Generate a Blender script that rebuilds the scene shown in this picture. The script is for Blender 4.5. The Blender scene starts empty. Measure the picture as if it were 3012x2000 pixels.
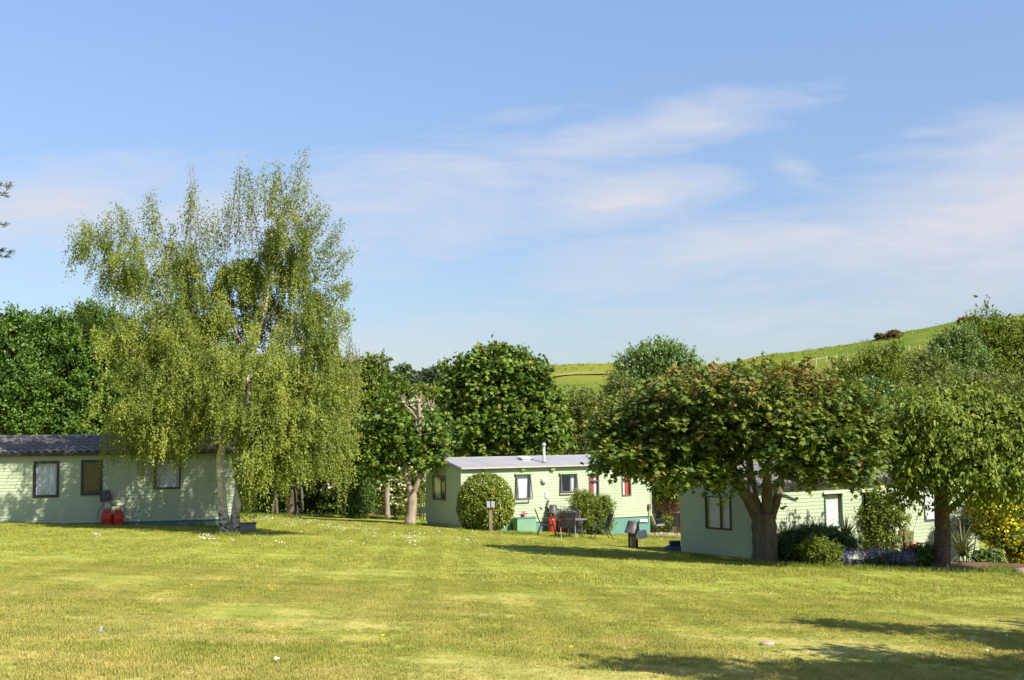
import bpy, math, random
import numpy as np
from mathutils import Matrix, Vector

# ------------------------------------------------------------------ camera, sky, sun, exposure
SC = bpy.context.scene
COL = SC.collection
F = 3500.0                    # focal length in photograph pixels (photograph 3012 x 2000)
CAMZ = 1.7
PITCH = math.atan(290.0 / F)
ROLL = 0.012
SUN_AZ = math.radians(129.0)  # clockwise from +Y, direction towards the sun
SUN_EL = math.radians(43.0)
EXPOSURE = 1.10
SUN_STRENGTH = 4.6
SKY_STRENGTH = 0.097

cam_data = bpy.data.cameras.new('camera')
cam_data.sensor_width = 36.0
cam_data.lens = 36.0 * F / 3012.0
cam_data.clip_start = 0.1
cam_data.clip_end = 5000.0
cam = bpy.data.objects.new('camera', cam_data)
COL.objects.link(cam)
CAMROT = (Matrix.Rotation(math.pi / 2 + PITCH, 3, 'X') @ Matrix.Rotation(-ROLL, 3, 'Z'))
cam.matrix_world = Matrix.Translation((0, 0, CAMZ)) @ CAMROT.to_4x4()
SC.camera = cam

SC.view_settings.view_transform = 'Standard'
SC.view_settings.look = 'None'
SC.view_settings.gamma = 1.0
SC.view_settings.exposure = EXPOSURE
SC.view_settings.use_curve_mapping = False

world = bpy.data.worlds.new('World')
SC.world = world
world.use_nodes = True
SUNV = Vector((math.sin(SUN_AZ) * math.cos(SUN_EL), math.cos(SUN_AZ) * math.cos(SUN_EL), math.sin(SUN_EL)))


class NT:
    """small helper to write node trees"""
    def __init__(s, tree):
        s.t = tree

    def n(s, kind, **kw):
        nd = s.t.nodes.new(kind)
        for k, v in kw.items():
            setattr(nd, k, v)
        return nd

    def put(s, sock, v):
        if isinstance(v, bpy.types.NodeSocket):
            s.t.links.new(v, sock)
        else:
            if sock.type == 'RGBA' and len(v) == 3:
                v = (*v, 1.0)
            sock.default_value = v

    def math(s, op, a, b=0.0, c=None, clamp=False):
        nd = s.n('ShaderNodeMath', operation=op, use_clamp=clamp)
        s.put(nd.inputs[0], a)
        s.put(nd.inputs[1], b)
        if c is not None:
            s.put(nd.inputs[2], c)
        return nd.outputs[0]

    def mix(s, f, a, b, blend='MIX'):
        nd = s.n('ShaderNodeMix', data_type='RGBA', blend_type=blend)
        s.put(nd.inputs[0], f)
        s.put(nd.inputs[6], a)
        s.put(nd.inputs[7], b)
        return nd.outputs[2]

    def maprange(s, v, a, b, c=0.0, d=1.0, smooth=True):
        nd = s.n('ShaderNodeMapRange', interpolation_type='SMOOTHSTEP' if smooth else 'LINEAR')
        nd.clamp = True
        s.put(nd.inputs[0], v)
        for i, x in enumerate((a, b, c, d)):
            s.put(nd.inputs[1 + i], x)
        return nd.outputs[0]

    def noise(s, vec, scale, detail=4.0, rough=0.5, distort=0.0):
        nd = s.n('ShaderNodeTexNoise')
        if vec is not None:
            s.put(nd.inputs['Vector'], vec)
        nd.inputs['Scale'].default_value = scale
        nd.inputs['Detail'].default_value = detail
        nd.inputs['Roughness'].default_value = rough
        nd.inputs['Distortion'].default_value = distort
        return nd.outputs['Fac']

    def mapping(s, vec, loc=(0, 0, 0), rot=(0, 0, 0), scale=(1, 1, 1)):
        nd = s.n('ShaderNodeMapping')
        s.put(nd.inputs[0], vec)
        nd.inputs[1].default_value = loc
        nd.inputs[2].default_value = rot
        nd.inputs[3].default_value = scale
        return nd.outputs[0]

    def ramp(s, v, stops):
        nd = s.n('ShaderNodeValToRGB')
        cr = nd.color_ramp
        while len(cr.elements) < len(stops):
            cr.elements.new(0.5)
        for e, (p, c) in zip(cr.elements, stops):
            e.position = p
            e.color = (*c, 1.0)
        s.put(nd.inputs[0], v)
        return nd.outputs[0]


def build_world():
    w = NT(world.node_tree)
    w.t.nodes.clear()
    out = w.n('ShaderNodeOutputWorld')
    bg = w.n('ShaderNodeBackground')
    sky = w.n('ShaderNodeTexSky', sky_type='NISHITA')
    sky.sun_disc = False
    sky.sun_elevation = SUN_EL
    sky.sun_rotation = SUN_AZ
    sky.altitude = 50.0
    sky.air_density = 1.0
    sky.dust_density = 0.6
    sky.ozone_density = 1.6
    # cirrus: wisps laid out over the whole dome by direction
    tc = w.n('ShaderNodeTexCoord').outputs['Generated']
    sep = w.n('ShaderNodeSeparateXYZ')
    w.put(sep.inputs[0], tc)
    x, y, z = sep.outputs
    # flat cloud layer coordinates (direction projected on a high plane)
    zz = w.math('MAXIMUM', z, 0.03)
    yy = w.math('MAXIMUM', y, 0.05)
    u = w.math('DIVIDE', x, yy)
    v = w.math('DIVIDE', z, yy)
    comb = w.n('ShaderNodeCombineXYZ')
    w.put(comb.inputs[0], u)
    w.put(comb.inputs[1], v)
    uv = comb.outputs[0]
    # curl the coordinates a little so that the wisps fray
    wn = w.n('ShaderNodeTexNoise'); w.put(wn.inputs['Vector'], w.mapping(uv, scale=(3, 7, 1))); wn.inputs['Scale'].default_value = 1.6; wn.inputs['Detail'].default_value = 3.0
    va = w.n('ShaderNodeVectorMath', operation='MULTIPLY_ADD')
    w.put(va.inputs[0], wn.outputs['Color']); va.inputs[1].default_value = (0.10, 0.05, 0); w.put(va.inputs[2], uv)
    wuv = va.outputs[0]
    m1 = w.mapping(wuv, loc=(0.2, 0.1, 0), rot=(0, 0, math.radians(-9)), scale=(2.0, 8.0, 1))
    n1 = w.noise(m1, 2.0, 10.0, 0.62, 0.3)
    m2 = w.mapping(wuv, loc=(3.2, 1.1, 0), rot=(0, 0, math.radians(-16)), scale=(6.0, 40.0, 1))
    n2 = w.noise(m2, 2.0, 8.0, 0.62, 0.3)

    def blob(cx, cy, rx, ry, deg, amp):
        # cloud bank: position in photo pixels -> tangent coordinates of the sky direction
        uc, vc = (cx - 1506) / F, (1290 - cy) / F
        mp = w.mapping(wuv, loc=(-uc - 0.05, -vc - 0.025, 0))
        mp = w.mapping(mp, rot=(0, 0, math.radians(-deg)))
        mp = w.mapping(mp, scale=(F / rx, F / ry, 1))
        ln = w.n('ShaderNodeVectorMath', operation='LENGTH')
        w.put(ln.inputs[0], mp)
        return w.math('MULTIPLY', w.maprange(ln.outputs['Value'], 1.35, 0.0, smooth=False), amp)

    banks = [(100, 590, 800, 170, 3, 1.35), (700, 610, 800, 180, 6, 1.25), (1250, 570, 700, 220, 12, 1.15), (1180, 680, 560, 110, 6, 0.9),
             (1850, 375, 640, 75, 11, 1.3), (1850, 565, 400, 100, 6, 1.55), (2950, 600, 900, 230, 15, 1.9),
             (2400, 680, 900, 120, 10, 1.35), (2950, 760, 800, 230, 8, 1.3), (2390, 490, 130, 60, -20, 0.9),
             (1180, 1020, 560, 90, 3, 0.95), (2300, 960, 1100, 150, 6, 0.8)]
    tot = None
    for bk in banks:
        f = blob(*bk)
        tot = f if tot is None else w.math('MAXIMUM', tot, f)
    front = w.maprange(y, 0.05, 0.35)
    tot = w.math('MULTIPLY', tot, front)
    # elsewhere: the same thin cirrus, spread by a slow noise
    slow = w.maprange(w.noise(tc, 2.4, 2.0), 0.48, 0.72, 0.0, 0.7)
    tot = w.math('MAXIMUM', tot, w.math('MULTIPLY', slow, w.math('SUBTRACT', 1.0, front)))
    tex = w.math('ADD', w.math('MULTIPLY', n1, 0.60), w.math('MULTIPLY', n2, 0.40))
    tex = w.maprange(tex, 0.28, 0.74, 0.0, 1.0, smooth=False)
    dens = w.maprange(w.math('ADD', w.math('MULTIPLY', tex, 1.15), w.math('MULTIPLY', tot, 0.80)), 0.70, 1.85, smooth=False)
    dens = w.math('MULTIPLY', dens, 1.0)
    dens = w.math('MULTIPLY', dens, w.maprange(tot, 0.0, 0.3))
    up = w.maprange(z, -0.02, 0.02)
    dens = w.math('MULTIPLY', dens, up)
    # the model's horizon is paler than this clear day: ease it down evenly all round
    f = w.maprange(z, 0.0, 0.42, 0.455, 1.0, smooth=False)
    skyc = w.n('ShaderNodeVectorMath', operation='SCALE')
    w.put(skyc.inputs[0], sky.outputs[0])
    w.put(skyc.inputs['Scale'], f)
    blue = w.mix(1.0, skyc.outputs[0], (1.04, 1.035, 1.10), 'MULTIPLY')
    c = w.mix(dens, blue, (3.42, 3.52, 3.92))
    w.put(bg.inputs[0], c)
    bg.inputs[1].default_value = SKY_STRENGTH
    w.t.links.new(bg.outputs[0], out.inputs[0])


build_world()

sun_data = bpy.data.lights.new('sun', 'SUN')
sun_data.energy = SUN_STRENGTH
sun_data.angle = math.radians(0.53)
sun_data.color = (1.0, 0.955, 0.86)
sun = bpy.data.objects.new('sun', sun_data)
sun.rotation_euler = SUNV.to_track_quat('Z', 'Y').to_euler()
sun.location = (20, -20, 30)
COL.objects.link(sun)

rng = np.random.default_rng(7)
random.seed(7)


# ------------------------------------------------------------------ photo pixel -> place
def ray(px, py):
    d = CAMROT @ Vector(((px - 1506) / F, (1000 - py) / F, -1.0))
    return d / d.y


def P(px, py, depth):
    d = ray(px, py)
    return Vector((d.x * depth, depth, CAMZ + d.z * depth))


# ------------------------------------------------------------------ terrain
CX, CY = -0.0593, -0.0488
CTRL = [(60, 1551, 41), (668, 1566, 39), (685, 1533, 43.5), (1356, 1556, 52), (1910, 1571, 56.9), (1207, 1537, 55),
        (700, 1512, 60), (1000, 1517, 60), (2215, 1648, 39.5), (2007, 1630, 42), (1960, 1562, 63), (2775, 1674, 39),
        (1440, 1565, 50), (1750, 1580, 50), (350, 1556, 41), (2950, 1668, 41)]
_cx, _cy, _cr = [], [], []
for (a, b, d) in CTRL:
    p = P(a, b, d)
    _cx.append(p.x); _cy.append(p.y); _cr.append(p.z - (CX * p.x + CY * p.y))
_cx, _cy, _cr = map(np.array, (_cx, _cy, _cr))
SKYPX = np.array([-3000, -600, 0, 600, 1100, 1300, 1600, 1830, 2080, 2135, 2242, 2300, 2400, 2530, 2651, 2778, 2842, 3012, 3400, 4000, 5200, 8000.])
SKYPY = np.array([1240, 1205, 1150, 1125, 1112, 1100, 1074, 1066, 1075, 1067, 1047, 1038, 1025, 1005, 978, 953, 938, 925, 900, 930, 1080, 1200.])
RIDGE = 260.0


def H(x, y):
    x = np.asarray(x, float); y = np.asarray(y, float)
    xl = np.clip(x, -26, 22); yl = np.clip(y, -20, 63)
    z = CX * xl + CY * yl
    wsum = np.full(z.shape, 0.35); acc = np.zeros(z.shape)
    for a, b, r in zip(_cx, _cy, _cr):
        w = np.exp(-((xl - a) ** 2 + (yl - b) ** 2) / (2 * 4.5 ** 2))
        wsum += w; acc += w * r
    z = z + acc / wsum
    t = x / np.maximum(y, 5.0)
    px = 1506 + t * F
    e = (1290 - ROLL * (px - 1506) - np.interp(px, SKYPX, SKYPY)) / F
    zr = CAMZ + e * RIDGE
    s = np.clip((y - 88) / (RIDGE - 88), 0, 1)
    z = z + (zr - z) * s ** 1.15
    z = z - np.maximum(y - RIDGE, 0) * 0.06
    return z


def h1(x, y):
    return float(H(x, y))


def hit(px, py, lo=6.0, hi=RIDGE):
    d = ray(px, py)
    ys = np.concatenate([np.arange(lo, 80, 0.25), np.arange(80, hi, 1.0)])
    f = CAMZ + d.z * ys - H(d.x * ys, ys)
    k = np.argmax(f < 0)
    if f[k] >= 0:
        k = len(ys) - 1
    a, b = ys[max(k - 1, 0)], ys[k]
    for _ in range(20):
        m = 0.5 * (a + b)
        if CAMZ + d.z * m - h1(d.x * m, m) < 0:
            b = m
        else:
            a = m
    return Vector((d.x * b, b, h1(d.x * b, b)))


def foot(px, depth):
    """ground point in the photo column px at this depth"""
    py = 1500.0
    for _ in range(4):
        p = P(px, py, depth)
        z = h1(p.x, p.y)
        py += -(z - p.z) * F / depth
    return Vector((p.x, p.y, z))


# ------------------------------------------------------------------ objects
def tag(o, label=None, cat=None, group=None, kind=None):
    if label: o['label'] = label
    if cat: o['category'] = cat
    if group: o['group'] = group
    if kind: o['kind'] = kind
    return o


def thing(name, label, cat, loc=(0, 0, 0), rz=0.0, group=None):
    o = bpy.data.objects.new(name, None)
    o.empty_display_size = 0.2
    COL.objects.link(o)
    o.location = loc
    o.rotation_euler = (0, 0, rz)
    return tag(o, label, cat, group)


def link_mesh(name, me, parent=None, loc=(0, 0, 0)):
    o = bpy.data.objects.new(name, me)
    COL.objects.link(o)
    o.location = loc
    if parent is not None:
        o.parent = parent
    return o


def copy_tree(o, parent=None):
    c = o.copy()
    COL.objects.link(c)
    if parent is not None:
        c.parent = parent
    for ch in list(o.children):
        copy_tree(ch, c)
    return c


class MB:
    """collects simple shapes into one mesh"""
    def __init__(s):
        s.v = []; s.f = []

    def add(s, vs, fs):
        k = len(s.v)
        s.v += [tuple(p) for p in vs]
        s.f += [tuple(i + k for i in f) for f in fs]
        return s

    def box(s, lo, hi, mat=None):
        x0, y0, z0 = lo; x1, y1, z1 = hi
        vs = [Vector(p) for p in ((x0, y0, z0), (x1, y0, z0), (x1, y1, z0), (x0, y1, z0), (x0, y0, z1), (x1, y0, z1), (x1, y1, z1), (x0, y1, z1))]
        if mat is not None:
            vs = [mat @ p for p in vs]
        return s.add(vs, [(0, 3, 2, 1), (4, 5, 6, 7), (0, 1, 5, 4), (1, 2, 6, 5), (2, 3, 7, 6), (3, 0, 4, 7)])

    def tube(s, pts, r, n=6, caps=True):
        pts = [Vector(p) for p in pts]
        if not hasattr(r, '__len__'):
            r = [r] * len(pts)
        vs, fs = [], []
        up = None
        for i, p in enumerate(pts):
            d = (pts[min(i + 1, len(pts) - 1)] - pts[max(i - 1, 0)])
            if d.length < 1e-9: d = Vector((0, 0, 1))
            d.normalize()
            if up is None:
                up = d.cross(Vector((0.31, 0.95, 0.1)))
                if up.length < 0.1: up = d.cross(Vector((1, 0, 0)))
            up = (up - d * up.dot(d)).normalized()
            w = d.cross(up)
            for k in range(n):
                a = 2 * math.pi * k / n
                vs.append(p + (up * math.cos(a) + w * math.sin(a)) * r[i])
        for i in range(len(pts) - 1):
            for k in range(n):
                a, b = i * n + k, i * n + (k + 1) % n
                fs.append((a, b, b + n, a + n))
        if caps:
            fs.append(tuple(reversed(range(n))))
            fs.append(tuple((len(pts) - 1) * n + k for k in range(n)))
        return s.add(vs, fs)

    def lathe(s, prof, n=16, c=(0, 0, 0), mat=None, top=True, bottom=True):
        vs, fs = [], []
        for (r, z) in prof:
            for k in range(n):
                a = 2 * math.pi * k / n
                q = Vector((c[0] + r * math.cos(a), c[1] + r * math.sin(a), c[2] + z))
                vs.append(mat @ q if mat is not None else q)
        for i in range(len(prof) - 1):
            for k in range(n):
                a, b = i * n + k, i * n + (k + 1) % n
                fs.append((a, b, b + n, a + n))
        if bottom: fs.append(tuple(reversed(range(n))))
        if top: fs.append(tuple((len(prof) - 1) * n + k for k in range(n)))
        return s.add(vs, fs)

    def mesh(s, name, mat, smooth=False):
        me = bpy.data.meshes.new(name)
        me.from_pydata(s.v, [], s.f)
        if mat: me.materials.append(mat)
        if smooth:
            me.polygons.foreach_set('use_smooth', [True] * len(me.polygons))
        me.update()
        return me

    def build(s, name, mat, parent=None, smooth=False, loc=(0, 0, 0)):
        return link_mesh(name, s.mesh(name, mat, smooth), parent, loc)


def smooth_path(pts, n=6):
    """Catmull-Rom through points"""
    p = [Vector(q) for q in pts]
    p = [p[0] * 2 - p[1]] + p + [p[-1] * 2 - p[-2]]
    out = []
    for i in range(1, len(p) - 2):
        for k in range(n):
            t = k / n
            a, b, c, d = p[i - 1], p[i], p[i + 1], p[i + 2]
            out.append(0.5 * ((2 * b) + (c - a) * t + (2 * a - 5 * b + 4 * c - d) * t * t + (3 * b - a - 3 * c + d) * t ** 3))
    out.append(p[-2])
    return out


# ------------------------------------------------------------------ materials
def new_mat(name):
    m = bpy.data.materials.new(name)
    m.use_nodes = True
    m.node_tree.nodes.clear()
    t = NT(m.node_tree)
    out = t.n('ShaderNodeOutputMaterial')
    return m, t, out


def mat_plain(name, col, rough=0.6, spec=0.4, var=0.12, scale=6.0, bump=0.0, metal=0.0, dirt=None, dirt_amt=0.4, bscale=None, coords='Object'):
    m, t, out = new_mat(name)
    tc = t.n('ShaderNodeNewGeometry').outputs['Position'] if coords == 'World' else t.n('ShaderNodeTexCoord').outputs[coords]
    n = t.noise(tc, scale, 5.0, 0.6)
    c = t.mix(t.maprange(n, 0.25, 0.75), tuple(x * (1 - var) for x in col), tuple(min(1, x * (1 + var)) for x in col))
    if dirt:
        n2 = t.noise(t.mapping(tc, scale=(1.2, 1.2, 0.16) if coords == 'World' else (0.8, 0.8, 0.5)), 2.3, 6.0, 0.65)
        c = t.mix(t.maprange(n2, 0.5, 0.78, 0, dirt_amt), c, dirt)
    b = t.n('ShaderNodeBsdfPrincipled')
    t.put(b.inputs['Base Color'], c)
    t.put(b.inputs['Roughness'], t.maprange(n, 0.2, 0.8, max(rough - 0.08, 0.02), min(rough + 0.1, 1)))
    b.inputs['Specular IOR Level'].default_value = spec
    b.inputs['Metallic'].default_value = metal
    if bump:
        bp = t.n('ShaderNodeBump')
        bp.inputs['Strength'].default_value = bump
        bp.inputs['Distance'].default_value = 0.02
        t.put(bp.inputs['Height'], t.noise(tc, bscale or scale * 6, 6.0, 0.65))
        t.put(b.inputs['Normal'], bp.outputs[0])
    t.t.links.new(b.outputs[0], out.inputs[0])
    return m


def mat_leaf(name, stops, trans=0.3, rough=0.45, spec=0.35, tcol=(1.25, 1.2, 0.5), gain=1.0):
    stops = [(p, tuple(min(.9, x * gain) for x in c)) for p, c in stops]
    m, t, out = new_mat(name)
    at = t.n('ShaderNodeAttribute', attribute_name='tint')
    c = t.ramp(at.outputs['Fac'], stops)
    pos = t.n('ShaderNodeNewGeometry').outputs['Position']
    n = t.noise(pos, 0.9, 3.0)
    c = t.mix(t.maprange(n, 0.3, 0.7, 0.0, 0.5), c, t.mix(1.0, c, (1.25, 1.12, 0.8), 'MULTIPLY'))
    b = t.n('ShaderNodeBsdfPrincipled')
    t.put(b.inputs['Base Color'], c)
    b.inputs['Roughness'].default_value = rough
    b.inputs['Specular IOR Level'].default_value = spec
    tr = t.n('ShaderNodeBsdfTranslucent')
    t.put(tr.inputs[0], t.mix(1.0, c, tcol, 'MULTIPLY'))
    mx = t.n('ShaderNodeMixShader')
    mx.inputs[0].default_value = trans
    t.t.links.new(b.outputs[0], mx.inputs[1])
    t.t.links.new(tr.outputs[0], mx.inputs[2])
    t.t.links.new(mx.outputs[0], out.inputs[0])
    return m


def mat_bark(name, c1, c2, scale=6.0, stretch=0.25, bump=0.8, dark=None):
    m, t, out = new_mat(name)
    tc = t.n('ShaderNodeTexCoord').outputs['Object']
    v = t.mapping(tc, scale=(1, 1, stretch))
    n = t.noise(v, scale, 8.0, 0.65, 0.4)
    c = t.mix(t.maprange(n, 0.3, 0.7), c1, c2)
    if dark:   # birch: dark lenticels and cracks over white bark, darker low down
        n2 = t.noise(t.mapping(tc, scale=(1, 1, 2.2)), 3.2, 6.0, 0.7, 1.2)
        z = t.n('ShaderNodeSeparateXYZ')
        t.put(z.inputs[0], tc)
        low = t.maprange(z.outputs[2], 1.1, 0.05, 0.0, 0.15)
        c = t.mix(t.maprange(t.math('ADD', n2, low), 0.585, 0.66), c, dark)
    b = t.n('ShaderNodeBsdfPrincipled')
    t.put(b.inputs['Base Color'], c)
    b.inputs['Roughness'].default_value = 0.9
    b.inputs['Specular IOR Level'].default_value = 0.2
    bp = t.n('ShaderNodeBump')
    bp.inputs['Strength'].default_value = bump
    bp.inputs['Distance'].default_value = 0.04
    t.put(bp.inputs['Height'], n)
    t.put(b.inputs['Normal'], bp.outputs[0])
    t.t.links.new(b.outputs[0], out.inputs[0])
    return m


def grass_colour(t, pos, near=True):
    """lawn colour from world position: green turf with dry straw patches and faint mower lines"""
    a = t.noise(t.mapping(pos, rot=(0, 0, math.radians(8)), scale=(0.30, 1.05, 0.5)), 1.0, 7.0, 0.66, 0.4)
    b = t.noise(t.mapping(pos, scale=(0.9, 1.6, 1)), 1.6, 6.0, 0.65, 0.3)
    g = t.mix(t.maprange(b, 0.3, 0.7), (0.198, 0.238, 0.029), (0.335, 0.328, 0.054))
    # mower lines
    wv = t.n('ShaderNodeTexWave', wave_type='BANDS', bands_direction='Y', wave_profile='SIN')
    t.put(wv.inputs['Vector'], t.mapping(pos, rot=(0, 0, math.radians(-20)), scale=(1, 1, 1)))
    wv.inputs['Scale'].default_value = 0.22
    wv.inputs['Distortion'].default_value = 1.2
    wv.inputs['Detail'].default_value = 2.0
    wv.inputs['Detail Scale'].default_value = 0.6
    g = t.mix(t.math('MULTIPLY', wv.outputs['Fac'], 0.30), g, (0.36, 0.35, 0.066))
    wx = t.n('ShaderNodeTexWave', wave_type='BANDS', bands_direction='X', wave_profile='SIN')
    t.put(wx.inputs['Vector'], t.mapping(pos, rot=(0, 0, math.radians(-3))))
    wx.inputs['Scale'].default_value = 0.30
    wx.inputs['Distortion'].default_value = 0.6
    wx.inputs['Detail'].default_value = 2.0
    wx.inputs['Detail Scale'].default_value = 0.4
    sy = t.n('ShaderNodeSeparateXYZ')
    t.put(sy.inputs[0], pos)
    # drier close by, lusher towards the caravans
    dry = t.maprange(sy.outputs[1], 44.0, 12.0, -0.17, 0.075)
    f = t.maprange(t.math('ADD', t.math('ADD', t.math('MULTIPLY', a, 0.65), t.math('MULTIPLY', b, 0.35)), dry), 0.47, 0.74, 0.0, 0.80)
    g = t.mix(f, g, (0.50, 0.40, 0.15))
    return t.mix(t.maprange(wx.outputs['Fac'], 0.25, 0.75, 0.0, 0.75), g, t.mix(1.0, g, (0.80, 0.86, 0.74), 'MULTIPLY'))


def mat_grass(name, blade=False):
    m, t, out = new_mat(name)
    geo = t.n('ShaderNodeNewGeometry')
    pos = geo.outputs['Position']
    c = grass_colour(t, pos)
    if blade:
        oi = t.n('ShaderNodeObjectInfo')
        c = t.mix(t.math('MULTIPLY', oi.outputs['Random'], 0.75), c, t.mix(1.0, c, (1.45, 1.35, 1.25), 'MULTIPLY'))
        at = t.n('ShaderNodeAttribute', attribute_name='tint')
        c = t.mix(t.math('MULTIPLY', at.outputs['Fac'], 0.55), c, (0.36, 0.315, 0.10))
    else:
        n = t.noise(pos, 30.0, 4.0, 0.7)
        c = t.mix(t.maprange(n, 0.35, 0.65), t.mix(1.0, c, (0.72, 0.74, 0.7), 'MULTIPLY'), t.mix(1.0, c, (1.12, 1.1, 1.05), 'MULTIPLY'))
    d = t.n('ShaderNodeBsdfPrincipled')
    t.put(d.inputs['Base Color'], c)
    d.inputs['Roughness'].default_value = 0.75
    d.inputs['Specular IOR Level'].default_value = 0.15
    if blade:
        tr = t.n('ShaderNodeBsdfTranslucent')
        t.put(tr.inputs[0], c)
        mx = t.n('ShaderNodeMixShader')
        mx.inputs[0].default_value = 0.35
        t.t.links.new(d.outputs[0], mx.inputs[1])
        t.t.links.new(tr.outputs[0], mx.inputs[2])
        t.t.links.new(mx.outputs[0], out.inputs[0])
    else:
        bp = t.n('ShaderNodeBump')
        bp.inputs['Strength'].default_value = 0.5
        bp.inputs['Distance'].default_value = 0.03
        t.put(bp.inputs['Height'], t.noise(pos, 22.0, 6.0, 0.7))
        t.put(d.inputs['Normal'], bp.outputs[0])
        t.t.links.new(d.outputs[0], out.inputs[0])
    return m


def mat_hill():
    m, t, out = new_mat('hill_grass')
    pos = t.n('ShaderNodeNewGeometry').outputs['Position']
    a = t.noise(t.mapping(pos, scale=(0.02, 0.02, 0.05)), 1.0, 6.0, 0.6)
    b = t.noise(t.mapping(pos, scale=(0.25, 0.25, 0.6)), 1.0, 7.0, 0.7)
    c = t.mix(t.maprange(a, 0.35, 0.65), (0.090, 0.140, 0.022), (0.165, 0.175, 0.030))
    c = t.mix(t.maprange(b, 0.4, 0.8, 0, 0.55), c, (0.24, 0.20, 0.05))
    d = t.n('ShaderNodeBsdfDiffuse')
    t.put(d.inputs[0], c)
    bp = t.n('ShaderNodeBump')
    bp.inputs['Strength'].default_value = 0.6
    bp.inputs['Distance'].default_value = 0.6
    t.put(bp.inputs['Height'], b)
    t.put(d.inputs['Normal'], bp.outputs[0])
    t.t.links.new(d.outputs[0], out.inputs[0])
    return m


def mat_glass(name):
    m, t, out = new_mat(name)
    tr = t.n('ShaderNodeBsdfTransparent')
    tr.inputs[0].default_value = (0.965, 0.98, 0.975, 1)
    gl = t.n('ShaderNodeBsdfGlossy')
    gl.inputs['Roughness'].default_value = 0.03
    fr = t.n('ShaderNodeLayerWeight')
    fr.inputs[0].default_value = 0.5
    tc = t.n('ShaderNodeTexCoord').outputs['Object']
    bp = t.n('ShaderNodeBump')
    bp.inputs['Strength'].default_value = 0.05
    t.put(bp.inputs['Height'], t.noise(tc, 2.0, 2.0))
    t.put(gl.inputs['Normal'], bp.outputs[0])
    mx = t.n('ShaderNodeMixShader')
    t.put(mx.inputs[0], t.math('ADD', t.math('MULTIPLY', t.math('POWER', fr.outputs[1], 3.0), 0.7), 0.035, clamp=True))
    t.t.links.new(tr.outputs[0], mx.inputs[1])
    t.t.links.new(gl.outputs[0], mx.inputs[2])
    t.t.links.new(mx.outputs[0], out.inputs[0])
    return m


M = {}
M['clad'] = mat_plain('pale_green_cladding', (0.340, 0.385, 0.252), 0.5, 0.35, 0.06, 0.9, dirt=(0.25, 0.30, 0.15), dirt_amt=0.5, coords='World')
M['clad_trim'] = mat_plain('mid_green_trim', (0.22, 0.31, 0.11), 0.5, 0.4, 0.08, 3.0)
M['skirt'] = mat_plain('teal_skirt_paint', (0.095, 0.21, 0.175), 0.6, 0.3, 0.10, 2.0, dirt=(0.13, 0.22, 0.185), dirt_amt=0.5)
M['skirt_blue'] = mat_plain('blue_grey_skirt', (0.085, 0.155, 0.16), 0.6, 0.3, 0.12, 2.0)
M['chest'] = mat_plain('green_chest_paint', (0.15, 0.27, 0.17), 0.6, 0.3, 0.08, 2.0)
M['roof_grey'] = mat_plain('grey_roof_sheet', (0.26, 0.245, 0.25), 0.45, 0.4, 0.07, 1.2, dirt=(0.20, 0.19, 0.20), dirt_amt=0.4)
M['roof_edge'] = mat_plain('cream_gutter', (0.36, 0.35, 0.27), 0.5, 0.4, 0.08, 3.0)
M['tile'] = mat_plain('charcoal_roof_tile', (0.118, 0.108, 0.104), 0.62, 0.3, 0.22, 3.5, bump=0.3, dirt=(0.16, 0.145, 0.135), dirt_amt=0.5)
M['frame_black'] = mat_plain('black_window_frame', (0.022, 0.018, 0.022), 0.4, 0.4, 0.15, 6.0)
M['frame_brown'] = mat_plain('brown_window_frame', (0.11, 0.085, 0.065), 0.45, 0.4, 0.15, 6.0)
M['frame_green'] = mat_plain('dark_green_window_frame', (0.045, 0.085, 0.062), 0.45, 0.4, 0.15, 6.0)
M['glass'] = mat_glass('window_glass')
M['curtain_white'] = mat_plain('white_net_curtain', (0.62, 0.61, 0.62), 0.9, 0.1, 0.05, 8.0)
M['curtain_blue'] = mat_plain('pale_blue_net_curtain', (0.50, 0.53, 0.64), 0.9, 0.1, 0.08, 8.0)
M['curtain_red'] = mat_plain('red_curtain', (0.42, 0.075, 0.075), 0.9, 0.1, 0.08, 8.0)
M['curtain_tan'] = mat_plain('tan_curtain', (0.55, 0.44, 0.22), 0.9, 0.1, 0.08, 8.0)
M['interior'] = mat_plain('dim_interior', (0.10, 0.075, 0.06), 0.9, 0.1, 0.2, 3.0)
M['white_plastic'] = mat_plain('white_plastic', (0.66, 0.66, 0.63), 0.4, 0.5, 0.04, 6.0)
M['grey_metal'] = mat_plain('pale_grey_metal', (0.36, 0.36, 0.38), 0.4, 0.5, 0.06, 5.0)
M['dark_plastic'] = mat_plain('black_bucket_plastic', (0.065, 0.058, 0.053), 0.5, 0.4, 0.2, 8.0)
M['chair_black'] = mat_plain('black_chair_frame', (0.024, 0.024, 0.025), 0.4, 0.5, 0.2, 8.0)
M['sling'] = mat_plain('black_sling_fabric', (0.030, 0.024, 0.024), 0.8, 0.2, 0.2, 20.0)
M['sling_grey'] = mat_plain('grey_sling_fabric', (0.13, 0.12, 0.12), 0.8, 0.2, 0.2, 20.0)
M['red_paint'] = mat_plain('red_gas_bottle_paint', (0.48, 0.032, 0.016), 0.45, 0.4, 0.12, 6.0, dirt=(0.36, 0.05, 0.03), dirt_amt=0.5)
M['wood_post'] = mat_plain('weathered_post_wood', (0.22, 0.165, 0.115), 0.85, 0.2, 0.25, 9.0, bump=0.5)
M['wood_fence'] = mat_plain('brown_fence_board', (0.30, 0.16, 0.08), 0.85, 0.15, 0.25, 7.0, bump=0.5)
M['stone'] = mat_plain('pale_stone', (0.32, 0.25, 0.19), 0.9, 0.2, 0.25, 8.0, bump=0.6)
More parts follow.
